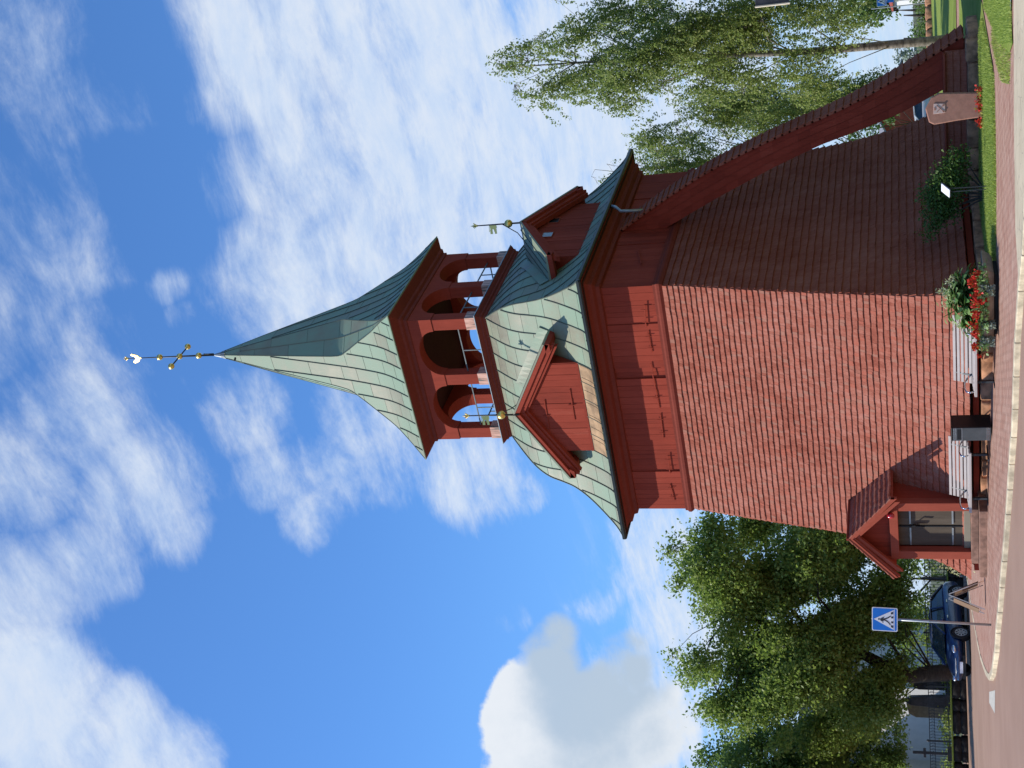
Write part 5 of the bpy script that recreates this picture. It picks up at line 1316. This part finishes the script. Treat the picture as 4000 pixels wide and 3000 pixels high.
cnt.append(tree('broadleaf_tree', 'darker broadleaf tree with pointed top at the edge of the road', 'tree', tk2, [.36, .32, .26, .18, .08], px_blobs(MB_, D2, 4), 'dark_leaf', 'bark_dark', 9, 16, .165, -.16, per=24, limb_r=.07, spread=.24)[1])
DB = 48.0
B1 = [(1960, 265, 75), (2010, 330, 75), (2060, 240, 95), (2130, 330, 110), (2110, 140, 70), (2220, 190, 120), (2260, 300, 130), (2380, 380, 85), (2330, 120, 130), (2400, 240, 150), (2480, 400, 75), (2470, 60, 140), (2540, 180, 160), (2580, 320, 120), (2200, 20, 60), (2350, -20, 90), (2620, 30, 150), (2700, 170, 170), (2740, 320, 120), (2800, 50, 160), (2870, 210, 160), (2900, 350, 90), (2980, 80, 160), (3040, 240, 120), (3120, 50, 130), (3180, 190, 90), (3250, 80, 90), (3120, 330, 100), (3230, 290, 80)]
tkb = [np.array((*ong(3760, 150, DB)[:2], .05))] + [at(x, y, DB) for x, y in ((3640, 160), (3500, 172), (3300, 190), (3100, 205), (2850, 215), (2550, 230), (2250, 245), (2000, 262))]
cnt.append(tree('birch_tree', 'tall weeping birch with pale bark beyond the strut', 'tree', tkb, [.20, .17, .155, .14, .125, .10, .07, .04, .015], px_blobs(B1, DB, 6), 'birch_leaf', 'bark_birch', 12, 26, .10, .0, strand=1.15, per=38, limb_r=.04)[1])
DC = 56.0
B2 = [(2480, 640, 90), (2580, 560, 100), (2700, 510, 110), (2860, 450, 110), (3000, 430, 110), (3150, 400, 100), (3300, 360, 90), (2620, 760, 120), (2850, 730, 130), (3050, 690, 130), (3220, 640, 120), (2310, 690, 45), (2370, 640, 55), (2420, 720, 60), (2500, 560, 75), (2560, 640, 80), (2640, 500, 90), (2700, 590, 110), (2760, 430, 90), (2830, 520, 110), (2900, 410, 90), (2960, 480, 100), (3020, 380, 100), (3100, 440, 95), (3180, 370, 90), (3260, 400, 80), (3340, 330, 75), (3420, 380, 60)]
tkc = [np.array((*ong(3740, 640, DC)[:2], .05))] + [at(x, y, DC) for x, y in ((3500, 640), (3100, 630), (2700, 640), (2400, 670))]
cnt.append(tree('birch_tree', 'second birch half hidden behind the tower, its crown showing above the strut', 'tree', tkc, [.2, .17, .13, .07, .02], px_blobs(B2, DC, 8), 'birch_leaf', 'bark_birch', 15, 26, .105, -.02, strand=1.1, per=34, limb_r=.035)[1])
def far_tree(name, label, x, y, dep, blobs, leaf, lsize, dens, seed, group=None):
    tkx = [np.array((*ong(x, y, dep)[:2], 0.05)), at(x - 60, y, dep), at(x - 130, y, dep)]
    cnt.append(tree(name, label, 'tree' if 'tree' in name else 'bush', tkx, [.14, .11, .04], px_blobs(blobs, dep, seed), leaf, 'bark_dark', seed, dens * 2.2, lsize, -.3, per=12, limb_r=.06, group=group)[1])
far_tree('tree', 'dark leafy tree behind the white house with the red roof', 3640, 40, 112, [(3330, 10, 70), (3400, 60, 65), (3440, -30, 70), (3380, -60, 80), (3470, 30, 50)], 'dark_leaf', .34, 2.0, 31)
far_tree('shrub', 'dense dark shrubs in front of the white house', 3660, 60, 94, [(3590, 20, 40), (3610, 70, 42), (3620, 110, 36), (3600, -20, 45), (3580, 110, 25)], 'dark_leaf', .2, 7, 32)
far_tree('shrub', 'green shrub left of the birch trunk under the far signs', 3660, 150, 90, [(3590, 140, 35), (3620, 170, 40), (3560, 170, 22), (3630, 130, 35)], 'shade_leaf', .2, 7, 33)
far_tree('spruce_tree', 'bluish far tree right behind the birch trunk', 3700, 215, 120, [(3520, 210, 34), (3560, 225, 45), (3610, 230, 55), (3650, 240, 55)], 'silver_leaf', .3, 2.5, 34)
far_tree('bush', 'green bush in the gap below the raking strut', 3700, 480, 88, [(3420, 420, 45), (3480, 450, 45), (3500, 390, 40), (3550, 370, 35), (3330, 520, 40), (3400, 500, 45), (3600, 370, 25)], 'shade_leaf', .22, 6, 35)
far_tree('bush', 'dark low bushes behind the parked car and the railing', 3700, 2260, 66, [(3550, 2190, 55), (3610, 2260, 55), (3650, 2210, 50), (3600, 2340, 52), (3540, 2430, 55), (3610, 2420, 50), (3550, 2290, 60), (3560, 2520, 50), (3500, 2180, 50), (3620, 2500, 45), (3610, 2590, 40), (3530, 2330, 60), (3520, 2480, 60), (3570, 2400, 60)], 'maple_leaf', .17, 11, 36)
# the tree beyond the left edge whose shade lies on the road and on the parked car, and two unseen ones added right of the lawn to dim the tower's shaded side
def big_tree(label, x, y, h, r0, leaf, seed):
    r_ = np.random.default_rng(seed); bl = []
    for q in range(11):
        a = r_.uniform(0, 6.28); rr = r_.uniform(.2, .75) * r0; z = h * r_.uniform(.36, .86)
        bl.append((np.array([x + math.cos(a) * rr, y + math.sin(a) * rr, z]), r0 * r_.uniform(.34, .52)))
    tree('broadleaf_tree', label, 'tree', [np.array((x, y, 0.))] + [np.array((x + .1 * k, y, h * k * .16)) for k in (1, 2, 3, 4, 5)], [.34, .30, .26, .2, .13, .05], bl, leaf, 'bark_dark', seed, 6, .18, -.2, per=30, limb_r=.1, spread=.36)
big_tree('broadleaf tree just beyond the left edge, shading the parked car and the road', -29.5, 3.5, 13, 4.6, 'dark_leaf', 51)
big_tree('unseen broadleaf tree added at the near right of the lawn to darken the shaded tower wall', 17.5, -3.5, 14, 5.0, 'dark_leaf', 52)
big_tree('second unseen broadleaf tree, added farther back at the right of the lawn to darken the shaded tower wall', 19.0, 7.0, 15, 5.0, 'dark_leaf', 53)
big_tree('broadleaf tree hidden behind the tower, shading the lawn', -9.0, 22.0, 12, 4.2, 'dark_leaf', 54)
big_tree('farther broadleaf tree hidden behind the tower, shading the far lawn', -16.0, 39.0, 13, 4.6, 'dark_leaf', 55)
print('leaves', cnt)
